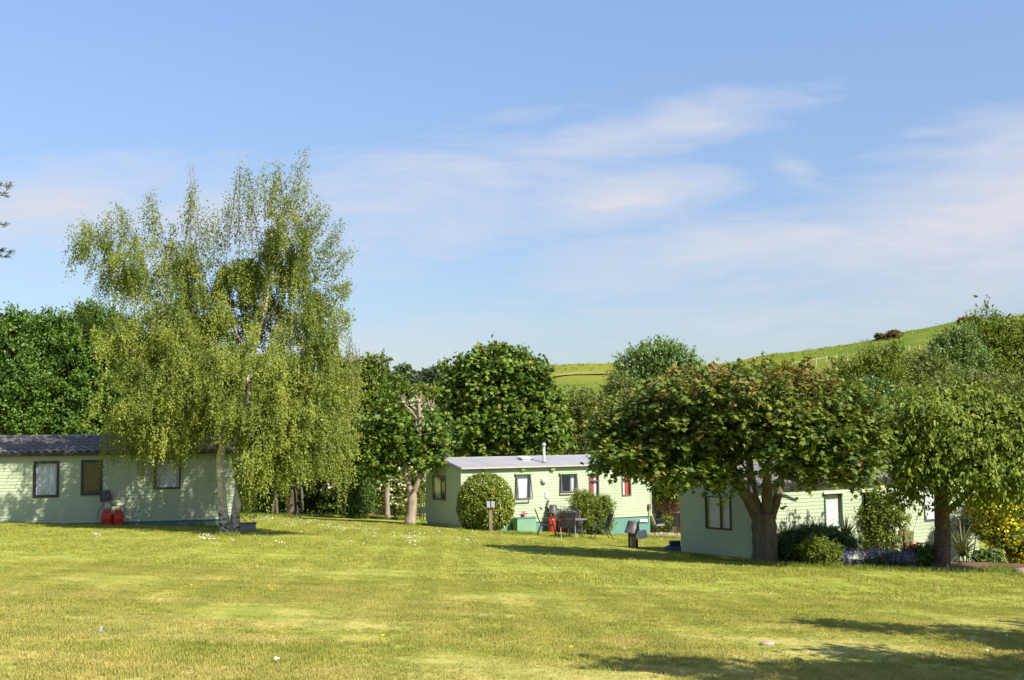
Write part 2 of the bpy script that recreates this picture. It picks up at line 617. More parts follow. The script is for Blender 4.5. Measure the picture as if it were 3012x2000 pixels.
M['concrete'] = mat_plain('grey_concrete', (0.26, 0.27, 0.29), 0.9, 0.2, 0.12, 6.0, bump=0.3)
M['brick'] = mat_plain('red_brick', (0.30, 0.13, 0.08), 0.9, 0.2, 0.25, 9.0, bump=0.5)
M['soil'] = mat_plain('brown_soil', (0.125, 0.075, 0.048), 0.95, 0.1, 0.35, 5.0, bump=1.0, bscale=25.0)
M['navy'] = mat_plain('navy_cover', (0.022, 0.026, 0.055), 0.5, 0.4, 0.2, 5.0)
M['terracotta'] = mat_plain('terracotta', (0.42, 0.14, 0.07), 0.8, 0.2, 0.2, 6.0)
M['moss_stone'] = mat_plain('mossy_stone', (0.14, 0.135, 0.06), 0.9, 0.2, 0.4, 9.0, bump=0.7)
M['straw'] = mat_plain('dry_straw', (0.42, 0.33, 0.17), 0.8, 0.2, 0.15, 9.0)
M['daisy'] = mat_plain('daisy_white', (0.55, 0.55, 0.52), 0.7, 0.2, 0.03, 9.0)
M['pink'] = mat_plain('pink_petal', (0.70, 0.07, 0.33), 0.6, 0.2, 0.2, 9.0)
M['pale_track'] = mat_plain('dry_grass_strip', (0.215, 0.20, 0.075), 0.9, 0.1, 0.25, 0.3)
M['lawn'] = mat_grass('lawn_turf')
M['blade'] = mat_grass('lawn_blade', True)
M['hill'] = mat_hill()
M['bark_maple'] = mat_bark('maple_bark', (0.085, 0.066, 0.048), (0.17, 0.135, 0.095), 7.0)
M['bark_dark'] = mat_bark('dark_bark', (0.055, 0.040, 0.030), (0.12, 0.085, 0.06), 8.0)
M['bark_pale'] = mat_bark('pollard_bark', (0.20, 0.16, 0.115), (0.34, 0.27, 0.19), 7.0)
M['bark_cherry'] = mat_bark('cherry_bark', (0.060, 0.038, 0.032), (0.13, 0.085, 0.065), 7.0, stretch=2.0)
M['bark_birch'] = mat_bark('birch_bark', (0.50, 0.40, 0.32), (0.72, 0.65, 0.58), 5.0, 1.5, 0.4, dark=(0.055, 0.042, 0.035))
M['bark_birch_limb'] = mat_bark('birch_limb_bark', (0.16, 0.12, 0.09), (0.36, 0.29, 0.23), 6.0, 1.0, 0.4)
# ------------------------------------------------------------------ ground, hill
def sheet(name, xs, ys, mat, zoff=None):
    X, Y = np.meshgrid(xs, ys)
    Z = H(X, Y)
    if zoff is not None:
        Z = Z + zoff(X, Y)
    nx, ny = len(xs), len(ys)
    v = np.stack([X, Y, Z], -1).reshape(-1, 3)
    i = np.arange((ny - 1) * (nx - 1))
    r, c = i // (nx - 1), i % (nx - 1)
    a = r * nx + c
    f = np.stack([a, a + 1, a + nx + 1, a + nx], 1)
    me = bpy.data.meshes.new(name)
    me.from_pydata(v.tolist(), [], f.tolist())
    me.materials.append(mat)
    me.polygons.foreach_set('use_smooth', [True] * len(me.polygons))
    return link_mesh(name, me)


tag(sheet('lawn', np.arange(-45, 45.1, 0.75), np.arange(-25, 80.1, 0.75), M['lawn'],
          lambda X, Y: 0.025 * np.sin(X * 0.9 + 1.3) * np.sin(Y * 0.7) + 0.015 * np.sin(X * 2.1) * np.sin(Y * 1.7 + 2)), kind='structure')
xs = np.concatenate([np.linspace(-900, -140, 20)[:-1], np.linspace(-140, 300, 130), np.linspace(300, 1200, 20)[1:]])
ys = np.concatenate([np.linspace(-400, 70, 16)[:-1], np.linspace(70, 300, 100), np.linspace(300, 1500, 20)[1:]])
tag(sheet('hillside', xs, ys, M['hill'],
          lambda X, Y: np.where((np.abs(X) < 47) & (Y < 82) & (Y > -30), -0.5, -0.06) + np.where(Y > 150, 0.22 * np.sin(X * 0.31) * np.sin(Y * 0.4 + X * 0.13), 0)), kind='structure')


# ------------------------------------------------------------------ foliage
RHOMB = (np.array([(0, 0, 0), (0.28, 0.45, 0.07), (0, 1, 0), (-0.28, 0.45, 0.07)]), [(0, 1, 2), (0, 2, 3)])
OVAL = (np.array([(0, 0, 0), (0.23, 0.30, 0.05), (0.20, 0.66, 0.04), (0, 1, -0.10), (-0.20, 0.66, 0.04), (-0.23, 0.30, 0.05)]), [(0, 1, 2, 3), (0, 3, 4, 5)])
_mo = [(0, 0.0), (0.40, -0.06), (0.30, 0.22), (0.60, 0.52), (0.25, 0.60), (0, 1.0), (-0.25, 0.60), (-0.60, 0.52), (-0.30, 0.22), (-0.40, -0.06)]
MAPLE = (np.array([(0, 0.34, 0.05)] + [(x, y, -0.05 * abs(x) - 0.06 * y * y) for x, y in _mo]), [(0, 1 + i, 1 + (i + 1) % 10) for i in range(10)])
ROUND = (np.array([(0.5 * math.cos(a), 0.5 + 0.5 * math.sin(a), 0.04 * math.cos(2 * a)) for a in np.arange(6) * math.pi / 3]), [(0, 1, 2, 3), (0, 3, 4, 5)])
NEEDLE = (np.array([(0.05, 0, 0), (0, 1, 0), (-0.05, 0, 0)]), [(0, 1, 2)])


def unit(a):
    return a / np.maximum(np.linalg.norm(a, axis=-1, keepdims=True), 1e-9)


def leaf_frames(d, nrm):
    d = unit(d)
    s = unit(np.cross(d, nrm))
    n = np.cross(s, d)
    return s, d, n


def leaf_mesh(name, pos, d, nrm, size, tint, shape, mat):
    V, Fc = shape
    N, K = len(pos), len(V)
    s, d, n = leaf_frames(d, nrm)
    sz = size[:, None, None]
    v = pos[:, None, :] + sz * (V[None, :, 0:1] * s[:, None] + V[None, :, 1:2] * d[:, None] + V[None, :, 2:3] * n[:, None])
    v = v.reshape(-1, 3)
    per = np.array([len(f) for f in Fc])
    loops = np.concatenate([np.array(f) for f in Fc])
    L = (np.arange(N)[:, None] * K + loops[None]).reshape(-1)
    tot = np.tile(per, N)
    start = np.concatenate([[0], np.cumsum(tot)[:-1]])
    me = bpy.data.meshes.new(name)
    me.vertices.add(len(v)); me.vertices.foreach_set('co', v.astype(np.float32).ravel())
    me.loops.add(len(L)); me.loops.foreach_set('vertex_index', L.astype(np.int32))
    me.polygons.add(len(tot)); me.polygons.foreach_set('loop_start', start.astype(np.int32))
    me.update(calc_edges=True)
    at = me.attributes.new('tint', 'FLOAT', 'FACE')
    at.data.foreach_set('value', np.repeat(tint, len(Fc)).astype(np.float32))
    me.materials.append(mat)
    return me


def rand_dirs(n):
    return unit(rng.normal(size=(n, 3)))


def blobs_world(blobs, D):
    out = []
    for b in blobs:
        px, py, rx, ry = b[:4]
        dd = b[4] if len(b) > 4 else 0.0
        c = P(px, py, D + dd)
        k = (D + dd) / F
        rd = b[5] if len(b) > 5 else max(rx * k, 0.6 * ry * k)
        out.append((np.array(c), np.array([rx * k, rd, ry * k])))
    return out


def sample_blobs(bw, n, lo=0.55, hi=1.0, lump=1.0):
    area = np.array([r[0] * r[2] + r[0] * r[1] * 0.5 for _, r in bw])
    idx = rng.choice(len(bw), n, p=area / area.sum())
    C = np.array([c for c, _ in bw])[idx]
    R = np.array([r for _, r in bw])[idx]
    u = rand_dirs(n)
    rr = rng.uniform(lo ** 2, hi ** 2, n) ** 0.5
    # lumpy surface: each direction gets a slow bump
    ph = rng.uniform(0, 6.28, len(bw))[idx]
    rr = rr * (1 + lump * 0.13 * np.sin(u[:, 0] * 5 + ph) * np.cos(u[:, 2] * 6 + ph * 1.7) + lump * 0.07 * np.sin(u[:, 1] * 9 + u[:, 2] * 8 + ph))
    return C + u * R * rr[:, None], u


def twig_leaves(start, tdir, length, m, size, spread=0.04, droop=0.0, nbias=(0, 0, 1.0), njit=0.6, ldir=0.5, up_n=1.0, clump_t=0.25, tbase=None):
    """leaves set along twigs; arrays of twigs in, leaf arrays out"""
    n = len(start)
    t = (np.arange(m)[None] + rng.uniform(0, 1, (n, m))) / m
    p = start[:, None] + tdir[:, None] * (length[:, None] * t)[..., None]
    p[..., 2] -= droop * (length[:, None] * t) ** 2
    p = p + rng.normal(size=p.shape) * spread
    ld = tdir[:, None] * ldir + rng.normal(size=p.shape) * 0.55
    ld[..., 2] -= droop * 0.8
    nr = np.array(nbias)[None, None] * up_n + rng.normal(size=p.shape) * njit
    tint = (tbase if tbase is not None else rng.uniform(0.15, 0.75, n))[:, None] + rng.normal(size=(n, m)) * 0.14 + (t - 0.5) * clump_t
    sz = size * rng.uniform(0.65, 1.2, (n, m))
    r3 = lambda a: a.reshape(-1, 3)
    return [r3(p), r3(ld), r3(nr), sz.ravel(), np.clip(tint, 0, 1).ravel()]


def cat_leaves(*ls):
    return [np.concatenate(x) for x in zip(*ls)]


def crown(name, L, shape, mat, parent, origin, kind='stuff'):
    me = leaf_mesh(name, L[0] - np.array(origin)[None], L[1], L[2], L[3], L[4], shape, mat)
    o = link_mesh(name, me, parent)
    if kind: o['kind'] = kind
    return o


def single_leaves(L, shape, mat, parent, origin, n=300):
    """the leaves nearest the camera become parts of their own; returns the rest"""
    dist = np.linalg.norm(L[0] - np.array([0, 0, CAMZ]), axis=1) - L[3] * 12
    order = np.argsort(dist)
    pick, rest = order[:n], order[n:]
    s, d, nn = leaf_frames(L[1][pick], L[2][pick])
    base = []
    for k in range(6):
        base.append(leaf_mesh('leaf', np.zeros((1, 3)), np.array([[0, 1., 0]]), np.array([[0, 0, 1.]]), np.ones(1), np.array([0.08 + 0.16 * k]), shape, mat))
    for j, i in enumerate(pick):
        k = int(min(5, max(0, round((L[4][i] - 0.08) / 0.16))))
        o = bpy.data.objects.new('leaf', base[k])
        COL.objects.link(o)
        o.parent = parent
        sz = L[3][i]
        m = Matrix(((s[j][0], d[j][0], nn[j][0]), (s[j][1], d[j][1], nn[j][1]), (s[j][2], d[j][2], nn[j][2]))).to_4x4()
        o.matrix_local = Matrix.Translation(Vector(L[0][i] - np.array(origin))) @ m @ Matrix.Scale(float(sz), 4)
    return [x[rest] for x in L]


def limb(name, pts, r0, r1, mat, parent, origin, n=8, flare=0.0, sub=5, wob=0.0):
    pts = [Vector(p) - Vector(origin) for p in pts]
    path = smooth_path(pts, sub)
    k = len(path)
    rad = []
    for i, p in enumerate(path):
        t = i / (k - 1)
        r = r0 + (r1 - r0) * t
        if flare: r *= 1 + flare * math.exp(-t * 14)
        r *= 1 + random.uniform(-0.06, 0.06)
        rad.append(r)
        if wob and 0 < i < k - 1:
            p += Vector((random.uniform(-wob, wob), random.uniform(-wob, wob), 0))
    return MB().tube(path, rad, n).build(name, mat, parent, smooth=True)


def bush_leaves(bw, n_twig, m, size, tl=0.25, out=0.8, up=0.4, lo=0.55, hi=0.98, spread=0.05, droop=0.0, njit=0.6, core=True, nout=0.7, lump=1.0):
    s, u = sample_blobs(bw, n_twig, lo, hi, lump)
    td = unit(u * out + rng.normal(size=u.shape) * 0.5 + np.array([0, 0, up]))
    ln = rng.uniform(0.5, 1.2, n_twig) * tl
    L = twig_leaves(s, td, ln, m, size, spread, droop, njit=njit)
    # leaves face outwards and up
    L[2] = L[2] + np.repeat(u, m, axis=0) * nout
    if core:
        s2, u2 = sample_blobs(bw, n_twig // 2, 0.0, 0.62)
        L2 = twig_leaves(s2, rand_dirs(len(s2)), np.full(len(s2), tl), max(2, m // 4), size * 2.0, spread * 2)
        L2[4] *= 0.4  # inner leaves tinted darker, painting in the shade inside the foliage
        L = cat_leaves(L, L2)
    return L


LEAF = {}
LEAF['birch'] = mat_leaf('birch_leaf', [(0, (0.055, 0.080, 0.010)), (0.4, (0.103, 0.132, 0.018)), (0.75, (0.16, 0.185, 0.028)), (1, (0.22, 0.225, 0.042))], 0.40, 0.45, 0.3, gain=1.5)
LEAF['maple'] = mat_leaf('maple_leaf', [(0, (0.030, 0.060, 0.012)), (0.35, (0.070, 0.108, 0.016)), (0.66, (0.125, 0.155, 0.026)), (0.84, (0.15, 0.145, 0.03)), (0.93, (0.15, 0.095, 0.03)), (1, (0.12, 0.058, 0.025))], 0.28, 0.48, 0.22, gain=1.3)
LEAF['sycamore'] = mat_leaf('sycamore_leaf', [(0, (0.028, 0.056, 0.010)), (0.45, (0.064, 0.106, 0.015)), (0.85, (0.115, 0.155, 0.025)), (1, (0.17, 0.12, 0.04))], 0.28, 0.5, 0.22, gain=1.6)
LEAF['cherry'] = mat_leaf('cherry_leaf', [(0, (0.050, 0.088, 0.010)), (0.45, (0.125, 0.172, 0.017)), (0.85, (0.20, 0.24, 0.032)), (1, (0.24, 0.16, 0.06))], 0.36, 0.48, 0.22, gain=1.15)
LEAF['dark'] = mat_leaf('dark_green_leaf', [(0, (0.020, 0.042, 0.010)), (0.5, (0.045, 0.085, 0.015)), (1, (0.085, 0.135, 0.022))], 0.25, 0.4, 0.4, gain=1.5)
LEAF['robinia'] = mat_leaf('mid_green_leaf', [(0, (0.025, 0.055, 0.010)), (0.5, (0.060, 0.115, 0.016)), (1, (0.11, 0.17, 0.028))], 0.28, 0.45, 0.3, gain=1.5)
LEAF['yellowgreen'] = mat_leaf('yellow_green_leaf', [(0, (0.06, 0.09, 0.012)), (0.5, (0.12, 0.16, 0.020)), (1, (0.19, 0.215, 0.035))], 0.32, 0.45, 0.3, gain=1.2)
LEAF['olive'] = mat_leaf('olive_leaf', [(0, (0.050, 0.070, 0.016)), (0.5, (0.095, 0.118, 0.026)), (1, (0.15, 0.165, 0.042))], 0.28, 0.5, 0.3, gain=1.5)
LEAF['willow'] = mat_leaf('willow_leaf', [(0, (0.045, 0.080, 0.024)), (0.5, (0.085, 0.135, 0.038)), (1, (0.14, 0.185, 0.055))], 0.28, 0.45, 0.35, gain=1.55)
LEAF['laurel'] = mat_leaf('laurel_leaf', [(0, (0.045, 0.075, 0.010)), (0.5, (0.10, 0.135, 0.016)), (0.85, (0.19, 0.195, 0.024)), (1, (0.25, 0.19, 0.04))], 0.25, 0.26, 0.7, gain=1.75)
LEAF['yellow'] = mat_leaf('yellow_flower', [(0, (0.22, 0.22, 0.012)), (0.45, (0.52, 0.45, 0.015)), (1, (0.80, 0.66, 0.03))], 0.3, 0.6, 0.2, (1.1, 1.0, 0.6), gain=1.2)
LEAF['white'] = mat_leaf('white_blossom', [(0, (0.45, 0.46, 0.32)), (1, (0.80, 0.80, 0.70))], 0.25, 0.6, 0.2, (1, 1, 0.9))
LEAF['lilac'] = mat_leaf('bluebell_flower', [(0, (0.13, 0.12, 0.38)), (1, (0.42, 0.40, 0.72))], 0.3, 0.6, 0.2, (1, 1, 1))
LEAF['pink'] = mat_leaf('pink_flower', [(0, (0.45, 0.03, 0.15)), (1, (0.75, 0.10, 0.38))], 0.3, 0.6, 0.2, (1, 1, 1))
LEAF['grey'] = mat_leaf('silver_leaf', [(0, (0.16, 0.18, 0.12)), (1, (0.42, 0.44, 0.34))], 0.25, 0.5, 0.3, (1, 1, 0.8))
LEAF['strap'] = mat_leaf('strap_leaf', [(0, (0.030, 0.048, 0.014)), (0.6, (0.085, 0.115, 0.035)), (1, (0.24, 0.24, 0.11))], 0.15, 0.35, 0.5)
LEAF['red'] = mat_leaf('red_brown_leaf', [(0, (0.06, 0.025, 0.02)), (1, (0.19, 0.09, 0.04))], 0.25, 0.5, 0.3)
LEAF['rust'] = mat_leaf('gorse_rust', [(0, (0.09, 0.07, 0.03)), (1, (0.26, 0.16, 0.07))], 0.15, 0.6, 0.2)
LEAF['pine'] = mat_leaf('pine_needle', [(0, (0.035, 0.050, 0.020)), (1, (0.11, 0.115, 0.035))], 0.1, 0.5, 0.3)
LEAF['distant'] = mat_leaf('far_wood_haze_leaf', [(0, (0.050, 0.080, 0.040)), (1, (0.105, 0.135, 0.070))], 0.2, 0.6, 0.2)  # haze of distance put into the leaf colour: bluer, greyer green


# ------------------------------------------------------------------ caravans
class Caravan:
    def __init__(s, name, label, corner, depth, theta, Lg, W, floor_py, eave_py, rise, pitch, clad, group):
        c0 = P(corner, 1500, depth)
        s.th = math.radians(theta)
        s.a = Vector((math.sin(s.th), math.cos(s.th), 0))
        s.b = Vector((-math.cos(s.th), math.sin(s.th), 0))
        zf = P(corner, floor_py, depth).z
        ze = P(corner, eave_py, depth).z
        s.o = Vector((c0.x, c0.y, zf))
        s.L, s.W, s.Hh, s.rise, s.pitch = Lg, W, ze - zf, rise, pitch
        s.root = thing(name, label, 'caravan', s.o, math.pi / 2 - s.th, group)
        s.clad = clad
        s.wins = []     # (wall, u0, u1, z0, z1)
        me = MB().add([(0, -0.019, 0), (1, -0.019, 0), (1, -0.006, 1), (0, -0.006, 1), (0, 0, 0), (1, 0, 0), (1, 0, 1), (0, 0, 1)],
                      [(0, 1, 2, 3), (5, 4, 7, 6), (4, 5, 1, 0), (3, 2, 6, 7), (4, 0, 3, 7), (1, 5, 6, 2)]).mesh('cladding_board', clad)
        s.board_me = me

    def loc(s, px, py, wall='front'):
        """photo pixel -> local (u, z) on the wall"""
        d = ray(px, py)
        o = Vector((0, 0, CAMZ))
        if wall == 'front':
            n, pt, ax = s.b, s.o, s.a
        else:
            n, pt, ax = s.a, s.o, s.b
        t = (pt - o).dot(n) / d.dot(n)
        q = o + d * t - s.o
        return q.dot(ax), q.z

    def rect(s, wall, x0, y0, x1, y1):
        u0, zt = s.loc(x0, y0, wall)
        u1, zb = s.loc(x1, y1, wall)
        if u0 > u1: u0, u1 = u1, u0
        return (wall, u0, u1, zb, zt)

    def place(s, o, wall, m):
        """objects are modelled for the front wall (x along, y into the caravan); end wall: turned"""
        if wall == 'end':
            # front wall frame -> end wall frame: along becomes +y, inwards becomes +x
            m = Matrix(((0, 1, 0, 0), (1, 0, 0, 0), (0, 0, 1, 0), (0, 0, 0, 1))) @ m
        o.matrix_local = m
        return o

    def boards(s, wall):
        length = s.L if wall == 'front' else s.W
        top = s.Hh if wall == 'front' else s.Hh + s.rise
        holes = [w for w in s.wins if w[0] == wall]
        n = int(math.ceil(top / s.pitch))
        for i in range(n):
            z0, z1 = i * s.pitch, min((i + 1) * s.pitch, top)
            lo, hi = 0.0, length
            if z1 > s.Hh and wall == 'end':
                f = (0.5 * (z0 + z1) - s.Hh) / s.rise
                if f > 0:
                    lo, hi = f * length / 2, length - f * length / 2
            if hi - lo < 0.1: continue
            cuts = sorted({lo, hi} | {c for w in holes for c in (w[1], w[2]) if lo < c < hi})
            segs = []
            for a, b in zip(cuts[:-1], cuts[1:]):
                zz = [(z0, z1)]
                for w in holes:
                    if w[1] < (a + b) / 2 < w[2]:
                        zz = [(p, q) for (c, d) in zz for (p, q) in ((c, min(d, w[3])), (max(c, w[4]), d)) if q - p > 0.004]
                segs.append((a, b, zz))
            # merge whole neighbours so that uncut courses stay one board
            run = None
            outl = []
            for a, b, zz in segs:
                if zz == [(z0, z1)]:
                    if run: run[1] = b
                    else: run = [a, b]; outl.append((run, z0, z1))
                else:
                    run = None
                    for (p, q) in zz: outl.append(([a, b], p, q))
            for (a, b), p, q in outl:
                o = bpy.data.objects.new('cladding_board', s.board_me)
                COL.objects.link(o)
                o.parent = s.root
                s.place(o, wall, Matrix.Translation((a, 0, p)) @ Matrix.Diagonal((b - a - 0.001, 1, q - p, 1)))

    def shell(s, skirt_mat):
        L, W, Hh = s.L, s.W, s.Hh
        m = MB()
        m.box((0.01, W - 0.04, 0), (L - 0.01, W, Hh))
        m.box((L - 0.04, 0.005, 0), (L, W - 0.045, Hh))
        m.add([(L, 0, Hh), (L, W, Hh), (L, W / 2, Hh + s.rise), (L - 0.03, 0, Hh), (L - 0.03, W, Hh), (L - 0.03, W / 2, Hh + s.rise)],
              [(0, 1, 2), (5, 4, 3), (0, 3, 4, 1), (1, 4, 5, 2), (2, 5, 3, 0)])
        m.build('wall', s.clad, s.root)
        MB().box((0.03, 0.03, 0.0), (L - 0.05, W - 0.05, 0.04)).build('floor', M['interior'], s.root)
        MB().box((0.03, 0.9, 0.05), (L - 0.05, 0.94, Hh - 0.02)).build('partition', M['interior'], s.root)
        sk = MB()
        sk.box((0.04, 0.03, -1.1), (L - 0.04, 0.06, 0.012))
        sk.build('skirt', skirt_mat, s.root)
        for x0 in (0.03, L - 0.07):
            MB().box((x0, 0.065, -1.1), (x0 + .03, W - 0.05, 0.012)).build('skirt', s.clad, s.root)
        for x0, y0 in ((-0.028, -0.034), (L - 0.03, -0.034)):
            MB().box((x0, y0, 0.0), (x0 + 0.06, y0 + 0.06, Hh - 0.01)).build('corner_trim', s.clad, s.root)

    def window(s, wall, u0, u1, z0, z1, frame, panes=1, curtain=None, bar=0.055, open_deg=0.0, transom=None, split=0.42, tie=None, cap=None, cap_w=0.06):
        w, h = u1 - u0, z1 - z0
        s.wins.append((wall, u0, u1, z0, z1))
        f = MB()
        y0, y1 = -0.045, 0.06
        f.box((0, y0, 0), (w, y1, bar)); f.box((0, y0, h - bar), (w, y1, h))
        f.box((0, y0, bar), (bar, y1, h - bar)); f.box((w - bar, y0, bar), (w, y1, h - bar))
        if panes == 2:
            xm = w * split
            f.box((xm - bar / 2, y0 + .006, bar), (xm + bar / 2, y1 - .006, h - bar))
        if transom:
            f.box((bar, y0 + .006, h * transom - bar * .4), (w - bar, y1 - .006, h * transom + bar * .4))
        fo = f.build('window', frame, s.root)
        s.place(fo, wall, Matrix.Translation((u0, 0, z0)))
        sub = []
        if open_deg:
            g = MB()
            b2 = bar * .8
            g.box((0, -.03, -h), (w, 0, -h + b2)); g.box((0, -.03, -b2), (w, 0, 0)); g.box((0, -.03, -h + b2), (b2, 0, -b2)); g.box((w - b2, -.03, -h + b2), (w, 0, -b2))
            so = g.build('sash', frame, fo)
            sm_ = Matrix.Translation((0, y0 - .004, h)) @ Matrix.Rotation(-math.radians(open_deg), 4, 'X')
            so.matrix_local = sm_
            po = MB().box((b2, -.018, -h + b2), (w - b2, -.012, -b2)).build('pane', M['glass'], fo)
            po.matrix_local = sm_
        else:
            cells = [(bar, w - bar)] if panes == 1 else [(bar, w * split - bar / 2), (w * split + bar / 2, w - bar)]
            zs = [(bar, h - bar)] if not transom else [(bar, h * transom - bar * .4), (h * transom + bar * .4, h - bar)]
            for a, b in cells:
                for c, d in zs:
                    MB().box((a, -.02, c), (b, -.014, d)).build('pane', M['glass'], fo)
        for (mat, a, b) in (curtain or []):
            n = max(10, int((b - a) * w * 40))
            vs, fs = [], []
            x0, x1 = bar * 1.05 + (w - 2.1 * bar) * a, bar * 1.05 + (w - 2.1 * bar) * b
            ph = random.uniform(0, 6)
            for zi, z in enumerate((bar * .6, h * 0.5, h - bar * .6)):
                for i in range(n + 1):
                    t = i / n
                    pinch = 0.0
                    vs.append((x0 + (x1 - x0) * t, 0.085 + 0.018 * math.sin(ph + t * n * 1.25) + 0.008 * math.sin(t * n * 0.5 + zi), z))
            for r in range(2):
                for i in range(n):
                    q = r * (n + 1) + i
                    fs.append((q, q + 1, q + n + 2, q + n + 1))
            MB().add(vs, fs).build('curtain', mat, fo, smooth=True)
        if cap:
            co = MB().add([(-cap_w, -.12, h + .0), (w + cap_w, -.12, h + .0), (w + cap_w * .5, -.028, h + .075), (-cap_w * .5, -.028, h + .075),
                           (-cap_w, -.12, h - .012), (w + cap_w, -.12, h - .012), (w + cap_w * .5, -.028, h + .03), (-cap_w * .5, -.028, h + .03)],
                          [(0, 1, 2, 3), (4, 7, 6, 5), (0, 4, 5, 1), (1, 5, 6, 2), (2, 6, 7, 3), (3, 7, 4, 0)]).build('drip_cap', cap, fo)
        return fo

    def roof_flat(s, mat, edge, n=7, over=0.16):
        L, W, Hh, rise = s.L, s.W, s.Hh, s.rise
        x0, x1 = -over * .5, L + over * .5
        sl = rise / (W / 2)
        for side in (0, 1):
            for i in range(n):
                a, b = x0 + (x1 - x0) * i / n, x0 + (x1 - x0) * (i + 1) / n - 0.004
                y0 = -over
                ya, yb = (y0, W / 2) if side == 0 else (W - y0, W / 2)
                za = Hh + 0.03 + sl * (-over)
                zb = Hh + 0.03 + rise
                t = 0.03
                if side == 0:
                    MB().add([(a, ya, za), (b, ya, za), (b, yb, zb), (a, yb, zb), (a, ya, za + t), (b, ya, za + t), (b, yb, zb + t), (a, yb, zb + t)],
                             [(0, 3, 2, 1), (4, 5, 6, 7), (0, 1, 5, 4), (1, 2, 6, 5), (2, 3, 7, 6), (3, 0, 4, 7)]).build('roof_sheet', mat, s.root)
                else:
                    MB().add([(a, ya, za), (b, ya, za), (b, yb, zb), (a, yb, zb), (a, ya, za + t), (b, ya, za + t), (b, yb, zb + t), (a, yb, zb + t)],
                             [(1, 2, 3, 0), (7, 6, 5, 4), (4, 5, 1, 0), (5, 6, 2, 1), (6, 7, 3, 2), (7, 4, 0, 3)]).build('roof_sheet', mat, s.root)
        MB().box((x0, -over - .05, Hh - 0.045), (x1, -over + .03, Hh + 0.022)).build('gutter', edge, s.root)
        MB().tube([(x0 + .01, W / 2, Hh + rise + .055), (x1 - .01, W / 2, Hh + rise + .055)], 0.035, 6).build('ridge_cap', mat, s.root)
        # gable edge boards at the near end
        for sg in (0, 1):
            ya, yb = (-over, W / 2) if sg == 0 else (W + over, W / 2)
            za, zb = Hh + sl * (-over), Hh + rise
            MB().add([(x0 - .02, ya, za - .09), (x0 - .02, yb, zb - .09), (x0 - .02, yb, zb + .028), (x0 - .02, ya, za + .028),
                      (x0 - .001, ya, za - .09), (x0 - .001, yb, zb - .09), (x0 - .001, yb, zb + .028), (x0 - .001, ya, za + .028)],
                     [(0, 1, 2, 3), (7, 6, 5, 4), (0, 3, 7, 4), (1, 5, 6, 2), (3, 2, 6, 7), (0, 4, 5, 1)]).build('barge_board', M['frame_black'] if edge is M['frame_black'] else mat, s.root)

    def roof_tiles(s, mat, tw=0.28, rows=5, over=0.18):
        L, W, Hh, rise = s.L, s.W, s.Hh, s.rise
        sl = rise / (W / 2)
        run = math.hypot(W / 2 + over, rise + sl * over)
        tl = run / rows
        n = int((L + over) / tw)
        tw = (L + over) / n
        # one pressed tile: rounded roll across, small step at its lower edge
        prof = [(0, 0.0), (.18, .032), (.36, .045), (.54, .032), (.72, 0.0), (.86, -.008), (1, 0.0)]
        vs, fs = [], []
        for (yy, lift) in ((-0.02, 0.028), (1.0, 0.0)):
            for (x, z) in prof: vs.append((x * tw * .999, yy * tl, z + lift))
        for (x, z) in prof: vs.append((x * tw * .999, -0.02 * tl, z + 0.004))
        k = len(prof)
        for i in range(k - 1):
            fs.append((i, i + 1, k + i + 1, k + i))
            fs.append((2 * k + i, 2 * k + i + 1, i + 1, i))
        me = MB().add(vs, fs).mesh('roof_tile', mat, True)
        ang = math.atan(sl)
        # deck under the tiles
        dk = MB()
        for (ya, yb) in ((-over, W / 2), (W + over, W / 2)):
            za, zb = Hh - sl * over, Hh + rise
            vsd = [(-over / 2, ya, za), (L + over / 2, ya, za), (L + over / 2, yb, zb), (-over / 2, yb, zb)]
            vsd += [(x, y, z + .025) for x, y, z in vsd]
            dk.add(vsd, [(0, 3, 2, 1), (4, 5, 6, 7), (0, 1, 5, 4), (1, 2, 6, 5), (2, 3, 7, 6), (3, 0, 4, 7)])
        dk.build('roof', mat, s.root)
        for r in range(rows):
            for c in range(n):
                o = bpy.data.objects.new('roof_tile', me)
                COL.objects.link(o)
                o.parent = s.root
                o.matrix_local = (Matrix.Translation((-over / 2 + c * tw, -over, Hh - sl * over + .03)) @ Matrix.Rotation(ang, 4, 'X') @ Matrix.Translation((0, r * tl, random.uniform(-.002, .003))))
        MB().box((-over / 2, -over - .045, Hh - sl * over - .10), (L + over / 2, -over - .006, Hh - sl * over + .012)).build('gutter', M['frame_black'], s.root)
        MB().tube([(-over / 2, W / 2, Hh + rise + .07), (L + over / 2, W / 2, Hh + rise + .07)], 0.075, 8).build('ridge_cap', mat, s.root)
        for x0 in (-over / 2 - .03, L + over / 2 + .002):
            MB().add([(x0, -over, Hh - sl * over - .08), (x0, W / 2, Hh + rise - .06), (x0, W / 2, Hh + rise + .05), (x0, -over, Hh - sl * over + .04),
                      (x0 + .028, -over, Hh - sl * over - .08), (x0 + .028, W / 2, Hh + rise - .06), (x0 + .028, W / 2, Hh + rise + .05), (x0 + .028, -over, Hh - sl * over + .04)],
                     [(0, 1, 2, 3), (7, 6, 5, 4), (0, 3, 7, 4), (1, 5, 6, 2), (3, 2, 6, 7), (0, 4, 5, 1)]).build('barge_board', mat, s.root)


CG = 'green holiday caravans around the lawn'
